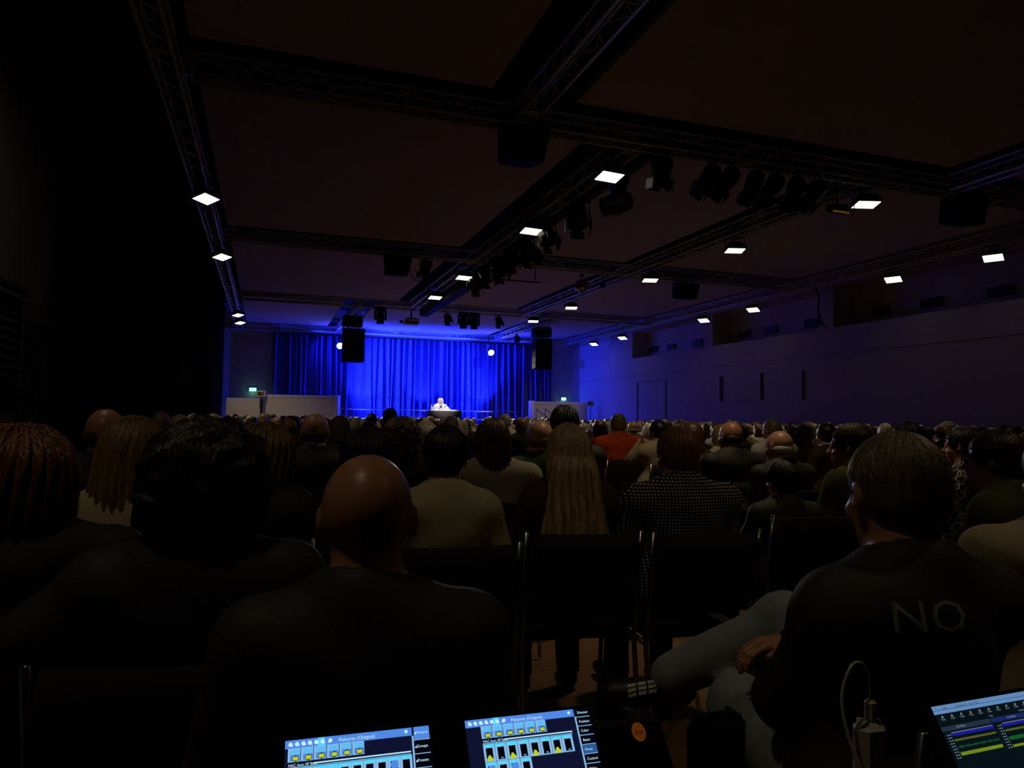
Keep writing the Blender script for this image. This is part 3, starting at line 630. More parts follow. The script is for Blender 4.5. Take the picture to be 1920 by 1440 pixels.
# hair in head space
def hair_blob(kind):
    b = Blob(); fc = lambda z=-.04, y=.125, r=(.072, .075, .088): b.ell((0, y, z), r, .012, op=1)
    C0 = (0, -.016, .025)
    if kind == 'short': b.ell(C0, (.086, .104, .1), .01); b.ell((0, -.05, -.02), (.072, .062, .07), .02); fc(-.05, .13); b.ell((0, -.02, -.16), (.12, .12, .09), .015, op=1)
    elif kind == 'crop': b.ell(C0, (.0815, .1, .0945), .01); b.ell((0, -.05, -.01), (.07, .058, .06), .02); fc(-.05, .115, (.085, .085, .1)); b.ell((0, -.02, -.14), (.12, .13, .095), .012, op=1)
    elif kind == 'tall': b.ell((0, -.01, .04), (.09, .108, .108), .01); b.ell((0, -.05, -.03), (.076, .066, .08), .02); fc(-.05, .14); b.ell((0, -.02, -.17), (.12, .12, .09), .015, op=1)
    elif kind == 'fringe': b.ell((0, -.03, -.02), (.0795, .0835, .055), .02); b.ell((0, -.03, .085), (.085, .1, .06), .02, op=1); b.ell((0, .08, -.01), (.1, .085, .12), .015, op=1); b.ell((0, -.02, -.15), (.12, .12, .09), .015, op=1)
    elif kind == 'bob': b.ell((0, -.018, .02), (.1, .112, .106), .01); b.ell((0, -.035, -.055), (.108, .088, .095), .04); fc(-.055, .13, (.07, .08, .1)); b.ell((0, .0, -.2), (.16, .16, .075), .02, op=1)
    elif kind == 'bigbob': b.ell((0, -.02, .02), (.118, .125, .112), .01); b.ell((0, -.035, -.07), (.122, .1, .11), .04); fc(-.055, .14, (.07, .085, .1)); b.ell((0, .0, -.24), (.17, .17, .085), .02, op=1)
    elif kind == 'curly': b.ell((0, -.02, .02), (.112, .12, .106), .01); b.ell((0, -.045, -.08), (.115, .095, .11), .05); b.ell((0, -.07, -.17), (.1, .06, .08), .04); fc(-.055, .135, (.07, .08, .1))
    elif kind == 'long': b.ell((0, -.018, .02), (.096, .112, .106), .01); b.ell((0, -.045, -.07), (.1, .085, .11), .05); b.ell((0, -.085, -.19), (.1, .048, .13), .04); fc(-.055, .13, (.066, .085, .12))
    elif kind == 'verylong':
        b.ell((0, -.018, .018), (.09, .106, .1), .01); b.ell((0, -.05, -.06), (.1, .075, .1), .04)
        b.cap((-.04, -.085, -.1), (-.115, -.125, -.44), .064, .05, k=.04); b.cap((.04, -.085, -.1), (.1, -.125, -.44), .064, .05, k=.04); b.cap((0, -.09, -.1), (0, -.14, -.44), .055, .045, k=.04)
        fc(-.055, .13, (.066, .085, .12))
    elif kind == 'bun': b.ell(C0, (.084, .104, .098), .01); b.ell((0, -.05, -.02), (.072, .062, .07), .02); b.ell((0, -.13, .06), (.042, .04, .042), .015); fc(-.05, .13); b.ell((0, -.02, -.15), (.12, .12, .09), .015, op=1)
    elif kind == 'mess': b.ell((0, -.015, .028), (.12, .128, .112), .01); b.ell((0, -.03, -.04), (.118, .105, .09), .04); fc(-.06, .15, (.075, .08, .1)); b.ell((0, .0, -.2), (.18, .18, .09), .02, op=1)
    elif kind == 'hat': b.ell((0, -.01, .03), (.1, .112, .085), .01); b.cap((0, -.01, .06), (0, -.01, .13), .088, .08, k=.02); b.ell((0, -.03, -.03), (.09, .08, .09), .03); fc(-.05, .14)
    return b
RAGGED = {'crop': (.0005, 70), 'fringe': (.0005, 70), 'short': (.0016, 70), 'curly': (.011, 95), 'mess': (.013, 60), 'bigbob': (.006, 50), 'tall': (.006, 80)}
def hair_disp(kind):
    a, q = RAGGED.get(kind, (.0025, 70))
    if kind in ('curly', 'mess'): return lambda P: (a*np.sin(P[..., 0]*q+2*np.sin(P[..., 2]*40))*np.sin(P[..., 1]*q*.9+1)*np.sin(P[..., 2]*q+2)).astype(f32)
    return lambda P: (a*np.sin(np.arctan2(P[..., 0], P[..., 1]+.02)*26+3*np.sin(P[..., 2]*14))).astype(f32)
HAIRC = {'black': (.008, .007, .007), 'darkbrown': (.03, .016, .009), 'brown': (.08, .04, .018), 'auburn': (.075, .018, .01), 'reddish': (.2, .075, .03), 'blond': (.42, .29, .15), 'darkblond': (.2, .12, .05), 'grey': (.3, .27, .23), 'white': (.62, .57, .48), 'saltpepper': (.15, .115, .075)}
def hair_mat(c):
    n = 'hair_'+c
    if n in MATS: return MATS[n]
    m = mat(n, HAIRC[c], .42, noise=.55, nscale=60, stretch=(1, 1, .12), bump=.5); nt = m.node_tree; b = nt.nodes['Principled BSDF']
    at = nt.nodes.new('ShaderNodeAttribute'); at.attribute_name = 'tone'; mx = nt.nodes.new('ShaderNodeMix'); mx.data_type = 'RGBA'; mx.blend_type = 'MULTIPLY'; mx.inputs[0].default_value = 1
    src = b.inputs['Base Color'].links[0].from_socket; ad = nt.nodes.new('ShaderNodeMath'); ad.operation = 'ADD'; ad.inputs[1].default_value = 1
    nt.links.new(at.outputs['Fac'], ad.inputs[0]); nt.links.new(src, mx.inputs[6]); nt.links.new(ad.outputs[0], mx.inputs[7]); nt.links.new(mx.outputs[2], b.inputs['Base Color'])
    return m
def strands(kind, n, seed, wid=.0016):
    b = hair_blob(kind); dp = hair_disp(kind); rg = np.random.default_rng(seed); F_ = lambda P: b.eval(P.astype(f32))+dp(P)
    a = rg.random(n)*2*PI; el = np.arccos(rg.random(n)*.75+.25); P = np.stack([.1*np.sin(el)*np.sin(a), .1*np.sin(el)*np.cos(a)-.02, .03+.1*np.cos(el)], 1)
    vdir = np.stack([np.sin(a), np.cos(a)*.6-.3, np.zeros(n)], 1); steps = {'verylong': 36, 'long': 24, 'curly': 22, 'crop': 3, 'short': 6, 'tall': 8}.get(kind, 13); st = .0155; path = []
    curl = .5 if kind in ('curly', 'mess') else .12; ph = rg.random((n, 3))*6
    def snap(P):
        for _ in range(3):
            e = 1e-3; d = F_(P); G = np.stack([F_(P+np.eye(3)[i]*e)-d for i in range(3)], 1)/e; ln = np.linalg.norm(G, axis=1, keepdims=True)+1e-6; P = P-G/ln*np.clip(d[:, None]-.0012, -.02, .02)
        return P, G/ln
    P, G = snap(P); alive = np.ones(n)
    for k in range(steps):
        path.append(P.copy()); w_ = min(1, k/4); dr = vdir*(1-w_)+np.array((0, 0, -1))*w_+curl*np.sin(ph+k*(1.9 if curl > .3 else .35)); dr = dr-G*np.sum(dr*G, 1, keepdims=True); dr /= np.linalg.norm(dr, axis=1, keepdims=True)+1e-6
        P2, G2 = snap(P+dr*st); face_ = (np.abs(P2[:, 0]) < .062) & (P2[:, 1] > .055) & (P2[:, 2] < .045); P2[face_] = P[face_]; bad = (np.linalg.norm(P2-P, axis=1) > st*2.2) | (P2[:, 2] > P[:, 2]+.012) & (k > 5); P2[bad] = P[bad]+(0, 0, -.002); P, G = P2, G2
    path = np.stack(path, 1); m = path.shape[1]; T = np.gradient(path, axis=1); T /= np.linalg.norm(T, axis=2, keepdims=True)+1e-9
    ref = path-np.array((0, -.02, 0)); ref[..., 2] *= .2; N = ref-T*np.sum(ref*T, 2, keepdims=True); N /= np.linalg.norm(N, axis=2, keepdims=True)+1e-9; Bn = np.cross(T, N)
    wv = wid*(1-.65*np.linspace(0, 1, m))[None, :, None]; Vs = np.stack([path+Bn*wv, path+N*wv*1.3, path-Bn*wv], 2).reshape(-1, 3)
    fs = []; base = (np.arange(n)*m*3)[:, None]
    for j in range(m-1):
        for q in (0, 1): fs.append(np.stack([base[:, 0]+j*3+q, base[:, 0]+j*3+q+1, base[:, 0]+j*3+3+q+1, base[:, 0]+j*3+3+q], 1))
    tone = np.repeat(rg.normal(size=n)*.5, m*3); return Vs, np.concatenate(fs), np.clip(tone, -.7, 1.3)
HM = {}
def hair_mesh(kind, near):
    key = (kind, near)
    if key not in HM:
        vs, fs = hair_blob(kind).grid(.006 if near else .011, hair_disp(kind)); tone = np.zeros(len(vs))
        if near and kind not in ('fringe', 'hat'):
            v2, f2, t2 = strands(kind, {'verylong': 1700, 'crop': 2600, 'short': 1800}.get(kind, 1000), 3, .0011 if kind == 'crop' else .0017); fs = np.concatenate([fs, f2+len(vs)]); vs = np.concatenate([vs, v2]); tone = np.concatenate([tone-.35, t2])
        HM[key] = np_mesh('hair', vs, fs, [hair_mat('black')], tone=tone)
    return HM[key]
def obj_mat(o, m):
    o.material_slots[0].link = 'OBJECT'; o.material_slots[0].material = m
CL = {'black': (.008, .008, .009), 'navy': (.012, .016, .035), 'charcoal': (.03, .03, .033), 'brown': (.06, .035, .02), 'olive': (.07, .075, .035), 'green': (.035, .07, .04), 'beige': (.4, .33, .22), 'cream': (.5, .45, .27), 'white': (.65, .62, .55), 'grey': (.2, .2, .19),
      'oatmeal': (.36, .31, .23), 'orange': (.75, .1, .03), 'red': (.3, .02, .02), 'wine': (.12, .015, .02), 'lightblue': (.25, .33, .42), 'denim': (.25, .29, .3), 'palegreen': (.38, .42, .3)}
def cloth_mat(c):
    if c == 'check':
        if 'cloth_check' in MATS: return MATS['cloth_check']
        m = mat('cloth_check', (.01, .01, .012), .85); nt = m.node_tree; b = nt.nodes['Principled BSDF']; tc = nt.nodes.new('ShaderNodeTexCoord'); sx = nt.nodes.new('ShaderNodeSeparateXYZ'); nt.links.new(tc.outputs['Object'], sx.inputs[0])
        outs = []
        for a, fq in ((0, 430), (2, 470)):
            mu = nt.nodes.new('ShaderNodeMath'); mu.operation = 'MULTIPLY'; mu.inputs[1].default_value = fq; nt.links.new(sx.outputs[a], mu.inputs[0]); sn = nt.nodes.new('ShaderNodeMath'); sn.operation = 'SINE'; nt.links.new(mu.outputs[0], sn.inputs[0])
            g = nt.nodes.new('ShaderNodeMath'); g.operation = 'GREATER_THAN'; g.inputs[1].default_value = .3; nt.links.new(sn.outputs[0], g.inputs[0]); outs.append(g)
        mu = nt.nodes.new('ShaderNodeMath'); mu.operation = 'MULTIPLY'; nt.links.new(outs[0].outputs[0], mu.inputs[0]); nt.links.new(outs[1].outputs[0], mu.inputs[1])
        mx = nt.nodes.new('ShaderNodeMix'); mx.data_type = 'RGBA'; mx.inputs[6].default_value = (.008, .008, .01, 1); mx.inputs[7].default_value = (.6, .56, .52, 1); nt.links.new(mu.outputs[0], mx.inputs[0]); nt.links.new(mx.outputs[2], b.inputs['Base Color']); return m
    if c in ('floral', 'cells'):
        n = 'cloth_'+c
        if n in MATS: return MATS[n]
        m = mat(n, (.6, .6, .6), .8); nt = m.node_tree; b = nt.nodes['Principled BSDF']; tc = nt.nodes.new('ShaderNodeTexCoord'); vo = nt.nodes.new('ShaderNodeTexVoronoi'); nt.links.new(tc.outputs['Object'], vo.inputs['Vector']); rp = nt.nodes.new('ShaderNodeValToRGB')
        if c == 'cells': vo.feature = 'DISTANCE_TO_EDGE'; vo.inputs['Scale'].default_value = 22; rp.color_ramp.elements[0].position = .03; rp.color_ramp.elements[0].color = (.5, .48, .4, 1); rp.color_ramp.elements[1].position = .06; rp.color_ramp.elements[1].color = (.01, .01, .012, 1)
        else: vo.inputs['Scale'].default_value = 17; rp.color_ramp.elements[0].position = .3; rp.color_ramp.elements[0].color = (.05, .14, .12, 1); rp.color_ramp.elements[1].position = .5; rp.color_ramp.elements[1].color = (.75, .75, .72, 1)
        nt.links.new(vo.outputs['Distance'], rp.inputs[0]); nt.links.new(rp.outputs[0], b.inputs['Base Color']); return m
    return mat('cloth_'+c, CL[c], .95, noise=.12, nscale=30, bump=.15, spec=.06)
SHOE = mat('shoe_dark', (.015, .013, .012), .5)

POSES = {
 'lap': pose(), 'lapR': pose(yaw=-.3, wrL=(-.05, .22, .66)), 'lapL': pose(yaw=.32, hc=(-.01, .0, 1.155)),
 'cross': pose(elL=(-.24, .06, .72), elR=(.24, .06, .72), wrL=(.04, .17, .78), wrR=(-.03, .19, .75), pitch=.03),
 'slim': pose(wid=.86, sh=(.165, -.045, .95), yaw=.05), 'slimR': pose(wid=.86, sh=(.165, -.045, .95), yaw=-.25, roll=.06), 'broad': pose(wid=1.15, belly=.03, sh=(.185, -.045, .955)),
 'face': pose(elR=(.22, .12, .72), elL=(-.27, .12, .86), wrL=(-.13, .13, 1.06), yaw=.25),
 'out': pose(elL=(-.36, -.08, .82), wrL=(-.5, -.28, .74), wid=1.1),
}
HANDS = {'face': [(-1, (-.13, .13, 1.06), (.35, -.3, .85), (-.8, .5, .2)), (1, (.1, .26, .65), (-.4, .9, -.1), (0, 0, 1))]}
BM = {}
def dflt_hands(p):
    return [(1, p['wrR'], (-.45, .85, -.2), (0, 0, 1)), (-1, p['wrL'], (.45, .85, -.2), (0, 0, 1))]
def kit(pk, near):
    key = (pk, near)
    if key not in BM:
        p = POSES[pk]; h = .0095 if near else .0165
        d = {'body': body_mesh(key, p, h, near, HANDS.get(pk, dflt_hands(p)) if near else None)}
        BM[key] = d
    return BM[key]
def kit_top(pk, near, sleeve, collar=None):
    d = kit(pk, near); k = ('top', sleeve, collar)
    if k not in d:
        vs, fs = top_mesh(POSES[pk], .0085 if near else .018, sleeve, len(BM), .0045 if near else .004, .014, collar); d[k] = np_mesh('top', vs, fs, [SHOE])
    return d[k]
def kit_low(pk, near):
    d = kit(pk, near)
    if 'low' not in d:
        vs, fs = trousers_mesh(POSES[pk], .013 if near else .024, False); d['low'] = np_mesh('trousers', vs, fs, [SHOE]); d['shoe'] = [np_mesh('shoe', *shoes_mesh(POSES[pk], .012 if near else .02, q), [SHOE]) for q in (0, 1)]
    return d['low'], d['shoe']
def person(x, y, zt, rz, pk, hair, hc, cloth, label, near=False, sleeve='long', low='black', skin=0, collar=None, group=None, glasses=False, full=True, hs=1., sxy=None, hz=0.):
    hmax = {None: .112, 'short': .125, 'crop': .12, 'tall': .148, 'fringe': .112, 'bob': .126, 'bigbob': .132, 'curly': .126, 'long': .126, 'verylong': .118, 'bun': .123, 'mess': .14, 'hat': .2}[hair]
    s = zt/(1.155+hmax*hs)
    t = thing('person', (x, y, 0), label, 'person', group, rz, s)
    k = kit(pk, near); p = POSES[pk]
    o = link('body', k['body'], t); obj_mat(o, SKINS[skin])
    R, c = head_M(p)
    if hair:
        o = link('hair' if hair != 'hat' else 'hat', hair_mesh(hair, near), t); obj_mat(o, hair_mat(hc)); o.matrix_local = Matrix.Translation(Vector(c)) @ Matrix(R.tolist()).to_4x4() @ Matrix.Diagonal((hs, hs, hs, 1))
    o = link('top', kit_top(pk, near, sleeve, collar), t); obj_mat(o, cloth_mat(cloth))
    if full:
        lo, sh = kit_low(pk, near); o = link('trousers', lo, t); obj_mat(o, cloth_mat(low))
        for q in sh: obj_mat(link('shoe', q, t), SHOE)
    if glasses:
        g = MB()
        for sx in (-1, 1):
            g.tube([(sx*.072, .075, .003), (sx*.083, .0, .006), (sx*.08, -.015, -.004)], .0022, 6)
            g.tube([(sx*.03+.022*math.cos(a), .105, .001+.017*math.sin(a)) for a in np.linspace(0, 2*PI, 15)], .002, 6)
            g.tube([(sx*.052, .105, .004), (sx*.072, .075, .003)], .0022, 6)
        g.tube([(-.009, .106, .003), (.009, .106, .003)], .002, 6)
        o = g.build('glasses', GHOUSE, t); o.matrix_local = Matrix.Translation(Vector(c)) @ Matrix(R.tolist()).to_4x4()
    return t

# ------------------------------------------------------------------ chairs
def make_chair():
    t = thing('stacking_chair', (0, 0, 0), 'black upholstered stacking chair with chrome tube legs', 'chair', 'audience chairs')
    MB().rbox((0, .05, .425), (.45, .44, .05), .02).build('seat', FABR, t)
    vs = []; n = 12
    for k in range(n):
        u = (k/(n-1)-.5); q = .03*(1-(2*u)**2)
        for yy in (0, -.025):
            for zz in range(5): vs.append((u*.45*(1-.08*(zz in (0, 4))), -.195-q-zz*.022+yy, .52+zz*.083))
    fs = []
    for k in range(n-1):
        for z in range(4): a = k*10; fs += [(a+z, a+z+10, a+z+11, a+z+1), (a+5+z, a+5+z+1, a+16+z, a+15+z)]
        a = k*10; fs += [(a+4, a+14, a+19, a+9), (a, a+5, a+15, a+10)]
    for a in (0, (n-1)*10): fs += [(a+z, a+z+1, a+z+6, a+z+5) for z in range(4)]
    MB().add(vs, fs).build('backrest', FABR, t, smooth=True)
    for sx in (-.235, .235):
        MB().tube([(sx, -.28, .86), (sx, -.225, .5), (sx*1.0, -.2, .42), (sx, -.28, .012)], .011, 8).build('rear_leg', CHROME, t, smooth=True)
        MB().tube([(sx, -.2, .4), (sx, .22, .4), (sx, .26, .012)], .011, 8).build('front_leg', CHROME, t, smooth=True)
    return t

# ------------------------------------------------------------------ named audience members
p24 = pose(elR=(.22, .11, .74), wrR=(.0, .29, .79), elL=(-.16, .12, .74), wrL=(.05, .22, .70), yaw=-.22, wid=1.0,
           knR=(.12, .46, .78), anR=(-.13, .60, .62), ftR=(-.22, .63, .575), knL=(-.05, .42, .60), anL=(-.12, .42, .1), ftL=(-.14, .55, .045))
POSES['p24'] = p24; HANDS['p24'] = [(1, (.0, .29, .79), (-.95, .25, -.1), (0, .1, 1)), (-1, (.05, .22, .70), (.8, .5, -.1), (0, 0, 1))]
N_ = []      # (x, y, top of head, facing, pose, hair, hair colour, top, label, options)
def A(*a, **k): N_.append((a, k))
A(-.56, 2.02, 1.27, .25, 'broad', 'bigbob', 'reddish', 'black', 'tousled reddish-haired person in dark clothes at the left frame edge', skin=2)
A(-.12, 1.72, 1.29, -.1, 'out', 'mess', 'black', 'black', 'large dark silhouette of a black-haired person with the left arm stretched out', sleeve='short', skin=1, hs=1.12)
A(.17, 1.24, 1.235, -.12, 'lap', None, None, 'black', 'bald person seen from behind, directly before the lit screens', skin=2, low='black')
A(1.15, 1.06, 1.285, -.03, 'p24', 'crop', 'saltpepper', 'black', 'person in a black lettered sweater and pale jeans, one leg crossed, wearing glasses', low='denim', skin=2, glasses=True)
A(1.95, 1.27, 1.3, -.35, 'broad', 'short', 'brown', 'beige', 'person in a beige jacket cut off by the right frame edge', skin=2)
A(-.42, 2.75, 1.29, -.15, 'slimR', 'long', 'darkblond', 'cream', 'blond person in a cream ruffled sleeveless top at the left', sleeve='none', skin=0)
A(.0, 3.0, 1.27, -.2, 'slim', 'bigbob', 'darkblond', 'black', 'blond-haired person partly hidden behind the large dark silhouette')
A(-.70, 3.76, 1.32, -.1, 'broad', 'fringe', 'darkbrown', 'black', 'bald person in black sitting near the left drape', skin=2)
A(-.87, 5.95, 1.25, -.1, 'lap', 'fringe', 'darkbrown', 'black', 'small bald head second nearest the left drape', skin=2)
A(.30, 4.62, 1.315, -.25, 'broad', 'fringe', 'brown', 'black', 'balding person in a black jacket with the left ear showing', skin=0)
A(.45, 6.9, 1.3, -.1, 'lap', 'curly', 'grey', 'charcoal', 'person with grey curls beside the balding person in black')
A(1.42, 8.57, 1.40, -.1, 'lap', 'hat', 'black', 'black', 'person in a tall dark hat against the blue curtain')
A(.45, 3.36, 1.245, -.15, 'slim', 'bigbob', 'black', 'black', 'person with rounded black hair above the nearest bald head')
A(.76, 4.2, 1.30, -.15, 'slim', 'curly', 'brown', 'charcoal', 'person with curly brown hair left of the cream T-shirt')
A(.67, 2.72, 1.27, -.1, 'slimR', 'short', 'black', 'cream', 'person with short black hair in a cream T-shirt, wearing a necklace', sleeve='short', skin=2)
A(1.25, 3.95, 1.30, -.15, 'broad', 'long', 'auburn', 'oatmeal', 'person with long dark auburn hair in an oatmeal sweater')
A(1.69, 4.32, 1.29, -.15, 'lap', 'fringe', 'saltpepper', 'green', 'person with shaved head in a dark green T-shirt', sleeve='short', skin=0)
A(3.57, 10.64, 1.38, .1, 'lapL', 'short', 'grey', 'white', 'grey-haired person in a white shirt before the curtain edge')
A(3.62, 10.0, 1.32, -.1, 'lapL', 'short', 'darkblond', 'charcoal', 'short-haired person leaning beside the white shirt')
A(2.08, 4.82, 1.405, -.1, 'broad', 'tall', 'black', 'black', 'tall person with thick black hair above the long blond hair')
A(1.25, 2.86, 1.28, -.15, 'slim', 'verylong', 'blond', 'brown', 'person with very long straight blond hair over a brown top')
A(1.69, 12.1, 1.36, 0, 'lap', 'short', 'black', 'black', 'black-haired person rising before the blue curtain at the left')
A(3.96, 7.57, 1.38, -.1, 'broad', 'short', 'darkblond', 'orange', 'person in a bright orange T-shirt', sleeve='short', skin=0)
A(4.47, 9.1, 1.29, 0, 'lap', 'bob', 'darkbrown', 'wine', 'dark-haired person in a wine red top beside the orange T-shirt')
A(3.93, 6.62, 1.31, 0, 'face', 'short', 'black', 'beige', 'black-haired person in a beige shirt holding a hand to the face', sleeve='short', skin=2)
A(1.73, 2.75, 1.275, -.1, 'broad', 'short', 'reddish', 'check', 'person in a black and white checked shirt, reddish grey hair and glasses', skin=2, glasses=True, collar=1)
A(4.28, 6.0, 1.28, .1, 'slim', 'long', 'darkblond', 'beige', 'person with long blond hair in a beige top behind the checked shirt')
A(3.68, 5.62, 1.30, .1, 'slim', 'long', 'brown', 'brown', 'brown long-haired person just above the checked shirt wearer')
A(3.46, 4.73, 1.30, .05, 'broad', 'fringe', 'darkbrown', 'black', 'bald dark-toned head over a black jacket', skin=1)
A(3.42, 4.12, 1.24, .1, 'broad', 'fringe', 'white', 'black', 'bald person with a white hair fringe in a dark jacket', skin=0)
A(5.12, 6.28, 1.34, .1, 'broad', 'crop', 'saltpepper', 'white', 'crop-haired person in a white shirt behind the white-fringed bald head')
A(5.63, 6.55, 1.25, .1, 'slim', 'bob', 'black', 'olive', 'black bobbed person right of the white-fringed bald head')
A(6.59, 7.48, 1.30, .1, 'slim', 'bob', 'darkblond', 'grey', 'blond bobbed person in a grey top with a strap')
A(5.35, 5.75, 1.30, .1, 'lap', 'short', 'black', 'brown', 'black-haired person in brown seen half from the side')
A(7.02, 6.95, 1.29, .15, 'slim', 'curly', 'darkblond', 'charcoal', 'curly blond person right of the strap top')
A(3.06, 3.1, 1.30, .2, 'lapL', 'short', 'darkbrown', 'olive', 'dark-haired person with lit cheek just left of the glasses wearer', skin=2)
A(4.44, 3.54, 1.28, .35, 'slim', 'bun', 'black', 'cells', 'person in profile with black hair and a black top patterned in white lines', skin=2, sleeve='short')
A(2.84, 2.12, 1.28, .35, 'broad', 'short', 'darkbrown', 'olive', 'person with glasses in an olive jacket with a pale hood', glasses=True, skin=2, collar=1.8)
A(2.55, 3.05, 1.10, -.1, 'cross', 'short', 'black', 'black', 'person in a black jacket bent low between the checked shirt and the glasses wearer')
A(5.11, 4.57, 1.32, .2, 'lap', 'tall', 'black', 'black', 'dark thick-haired person above the cropped head at the right')
A(5.9, 5.2, 1.29, .2, 'slim', 'bob', 'black', 'black', 'dark bobbed person right of the thick-haired one')
A(9.87, 8.12, 1.35, .3, 'lap', 'curly', 'grey', 'charcoal', 'person with frizzy grey hair against the right wall')
SHORT = {}
taken = []; chair0 = None; P24 = None; P7 = P6 = None
for a, k in N_:
    x, y = a[0], a[1]; near = y < 5; t = person(*a[:9], near=near, **k); taken.append((x, y))
    if 'lettered' in a[8]: P24 = t
    if 'necklace' in a[8]: P7 = t
    if 'ruffled' in a[8]: PR = t
    if 'olive jacket' in a[8]: PO = t
    if y < 8.7:
        c = make_chair() if chair0 is None else copy_tree(chair0); chair0 = chair0 or c
        c.location = (x, y-.0, 0); c.rotation_euler = (0, 0, a[3]); c.scale = (1, 1, 1)
        who = a[8].replace('person ', 'one ', 1).replace('person', 'sitter')
        c['label'] = ('black chrome-legged chair under the ' + who.split(',')[0].replace(' seen from behind', ''))
        ws = c['label'].split(); c['label'] = ' '.join(ws[:16])
# lettering on the black sweater, laid onto the cloth
def on_top(o, pk, sleeve, verts, dirn, off=.003):
    b = top_blob(POSES[pk], sleeve); P = np.array(verts, float); d = np.array(dirn, float)
    for _ in range(14): P = P+d*np.clip(b.eval(P.astype(f32))-off, -.05, .05)[:, None]
    return P
vs, fs = polar_text('NO', .085); n0 = len(vs)
P = np.array([(-.15+v.x*1.05, -.3, .945+v.y*.85) for v in vs]); P[:, 0] = np.where(True, P[:, 0], 0)
P = on_top(P24, 'p24', 'long', P, (0, 1, 0), .008)
MB().add(P, fs).build('sweater_print', mat('print_grey', (.32, .32, .27), .8), P24)
# necklace, ruffles, pale hood, shoulder sleeve details
mb = MB()
for i in range(40):
    a = 2*PI*i/40; c = (.069*math.cos(a), -.035+.069*math.sin(a), 1.02+.015*math.sin(a)); mb.lathe([(.0005, -.0045), (.0045, 0), (.0005, .0045)], 6, c)
mb.build('necklace', CHROME, P7)
mb = MB()
for sg in (-1, 1):
    for q in range(3):
        vs = []; n = 16
        for j in range(2):
            for i in range(n):
                a = i/(n-1); R_ = .085+.05*j+.008*math.sin(a*22+q); th = -1.9+a*3.2
                vs.append((sg*(.15+R_*math.cos(th)*.6), -.05+R_*math.sin(th)*.9, 1.0-.075*q-.035*j-.03*abs(math.sin(a*3))))
        mb.add(vs, [(i, i+1, n+i+1, n+i) for i in range(n-1)])
o = mb.build('ruffle', cloth_mat('cream'), PR, smooth=True); sm = o.modifiers.new('s', 'SOLIDIFY'); sm.thickness = .004
mb = MB()
for i in range(20):
    a0, a1 = PI+i*PI/20, PI+(i+1)*PI/20; mb.tube([(.085*math.cos(a), -.05+.075*math.sin(a), 1.0+.03*math.cos(a*2)) for a in (a0, (a0+a1)/2, a1)], .024, 8)
mb.build('hood', cloth_mat('oatmeal'), PO, smooth=True)
# sneaker stripe pattern on the crossed foot
R24 = P24.scale[0]
mb = MB(); fb = Blob(); feet(fb, p24, .006, (1,)); dv = np.array((.25, .8, -.55)); dv /= np.linalg.norm(dv)
for i in range(3):
    for j in range(3):
        c0 = np.array((-.185-.028*i, .615, .60-.014*j))-dv*.13; sd = np.array((1., 0, 0))*.011; up_ = np.array((.1, .3, .9))*.0045
        P = np.array([c0-sd-up_, c0+sd-up_, c0+sd+up_, c0-sd+up_])
        for _ in range(14): P = P+dv*np.clip(fb.eval(P.astype(f32))-.002, -.05, .05)[:, None]
        mb.add(P, [(0, 1, 2, 3)])
mb.build('sneaker_pattern', mat('pattern_white', (.6, .6, .58), .6), P24)

# ------------------------------------------------------------------ the rest of the audience, row by row
F_px = 1331; Rm = np.array([list(r1), list(u1), list(f)])
def px(x, y, z): q = Rm @ np.array((x, y, z-EYE)); return 960+F_px*q[0]/q[2], q[2]
cand = []
KEYS = [px(a_[0], a_[1], 1.2) for a_, k_ in N_ if 5.5 < a_[1] < 11 and a_[0] < 6.7]
y = 3.2; row = 0
while y < 27.6:
    x = -1.15+(row % 2)*.27
    while x < 14.5:
        xx = x+random.uniform(-.07, .07); yy = y+random.uniform(-.09, .09)+(.02*x); u, d = px(xx, yy, 1.2)
        ok = d > .5 and -60 < u < 1990 and random.random() < .93
        if yy < 5.0 and xx < 3.9: ok = False
        if yy < 7.0 and u < 1180 and xx < 3.3 and random.random() < .35: ok = False
        if any(d < dd-.6 and abs(u-uu) < 200/d+60/dd for uu, dd in KEYS): ok = False
        if any(abs(xx-a) < .51 and abs(yy-b) < .7 for a, b in taken): ok = False
        if ok: cand.append((xx, yy, d, u)); taken.append((xx, yy))
        x += .57
    y += .94; row += 1
cand.sort(key=lambda c: c[2])
HK = [('short', .22), ('crop', .13), ('fringe', .14), ('bob', .16), ('curly', .09), ('long', .1), ('bun', .05), ('tall', .05), ('bigbob', .06)]
HC = [('black', .08), ('darkbrown', .14), ('brown', .13), ('auburn', .04), ('blond', .13), ('darkblond', .12), ('grey', .18), ('white', .12), ('saltpepper', .06)]
CC = [('black', .22), ('navy', .12), ('charcoal', .13), ('brown', .07), ('olive', .06), ('beige', .08), ('white', .08), ('grey', .08), ('lightblue', .04), ('wine', .04), ('red', .03), ('green', .05)]
def pick(L):
    q = random.random()*sum(w_ for _, w_ in L)
    for n, w_ in L:
        q -= w_
        if q <= 0: return n
    return L[-1][0]
HN = {'short': 'short {} hair', 'crop': 'closely cropped {} hair', 'fringe': 'a bald crown and {} fringe', 'bob': 'a {} bob', 'curly': '{} curls', 'long': 'long {} hair', 'bun': 'a {} hair bun', 'tall': 'thick {} hair', 'bigbob': 'full {} hair'}
CN = {'darkbrown': 'dark brown', 'darkblond': 'dark blond', 'saltpepper': 'greying', 'lightblue': 'light blue', 'wine': 'wine red'}
n_ind = 300-len(N_)-1
used = {}
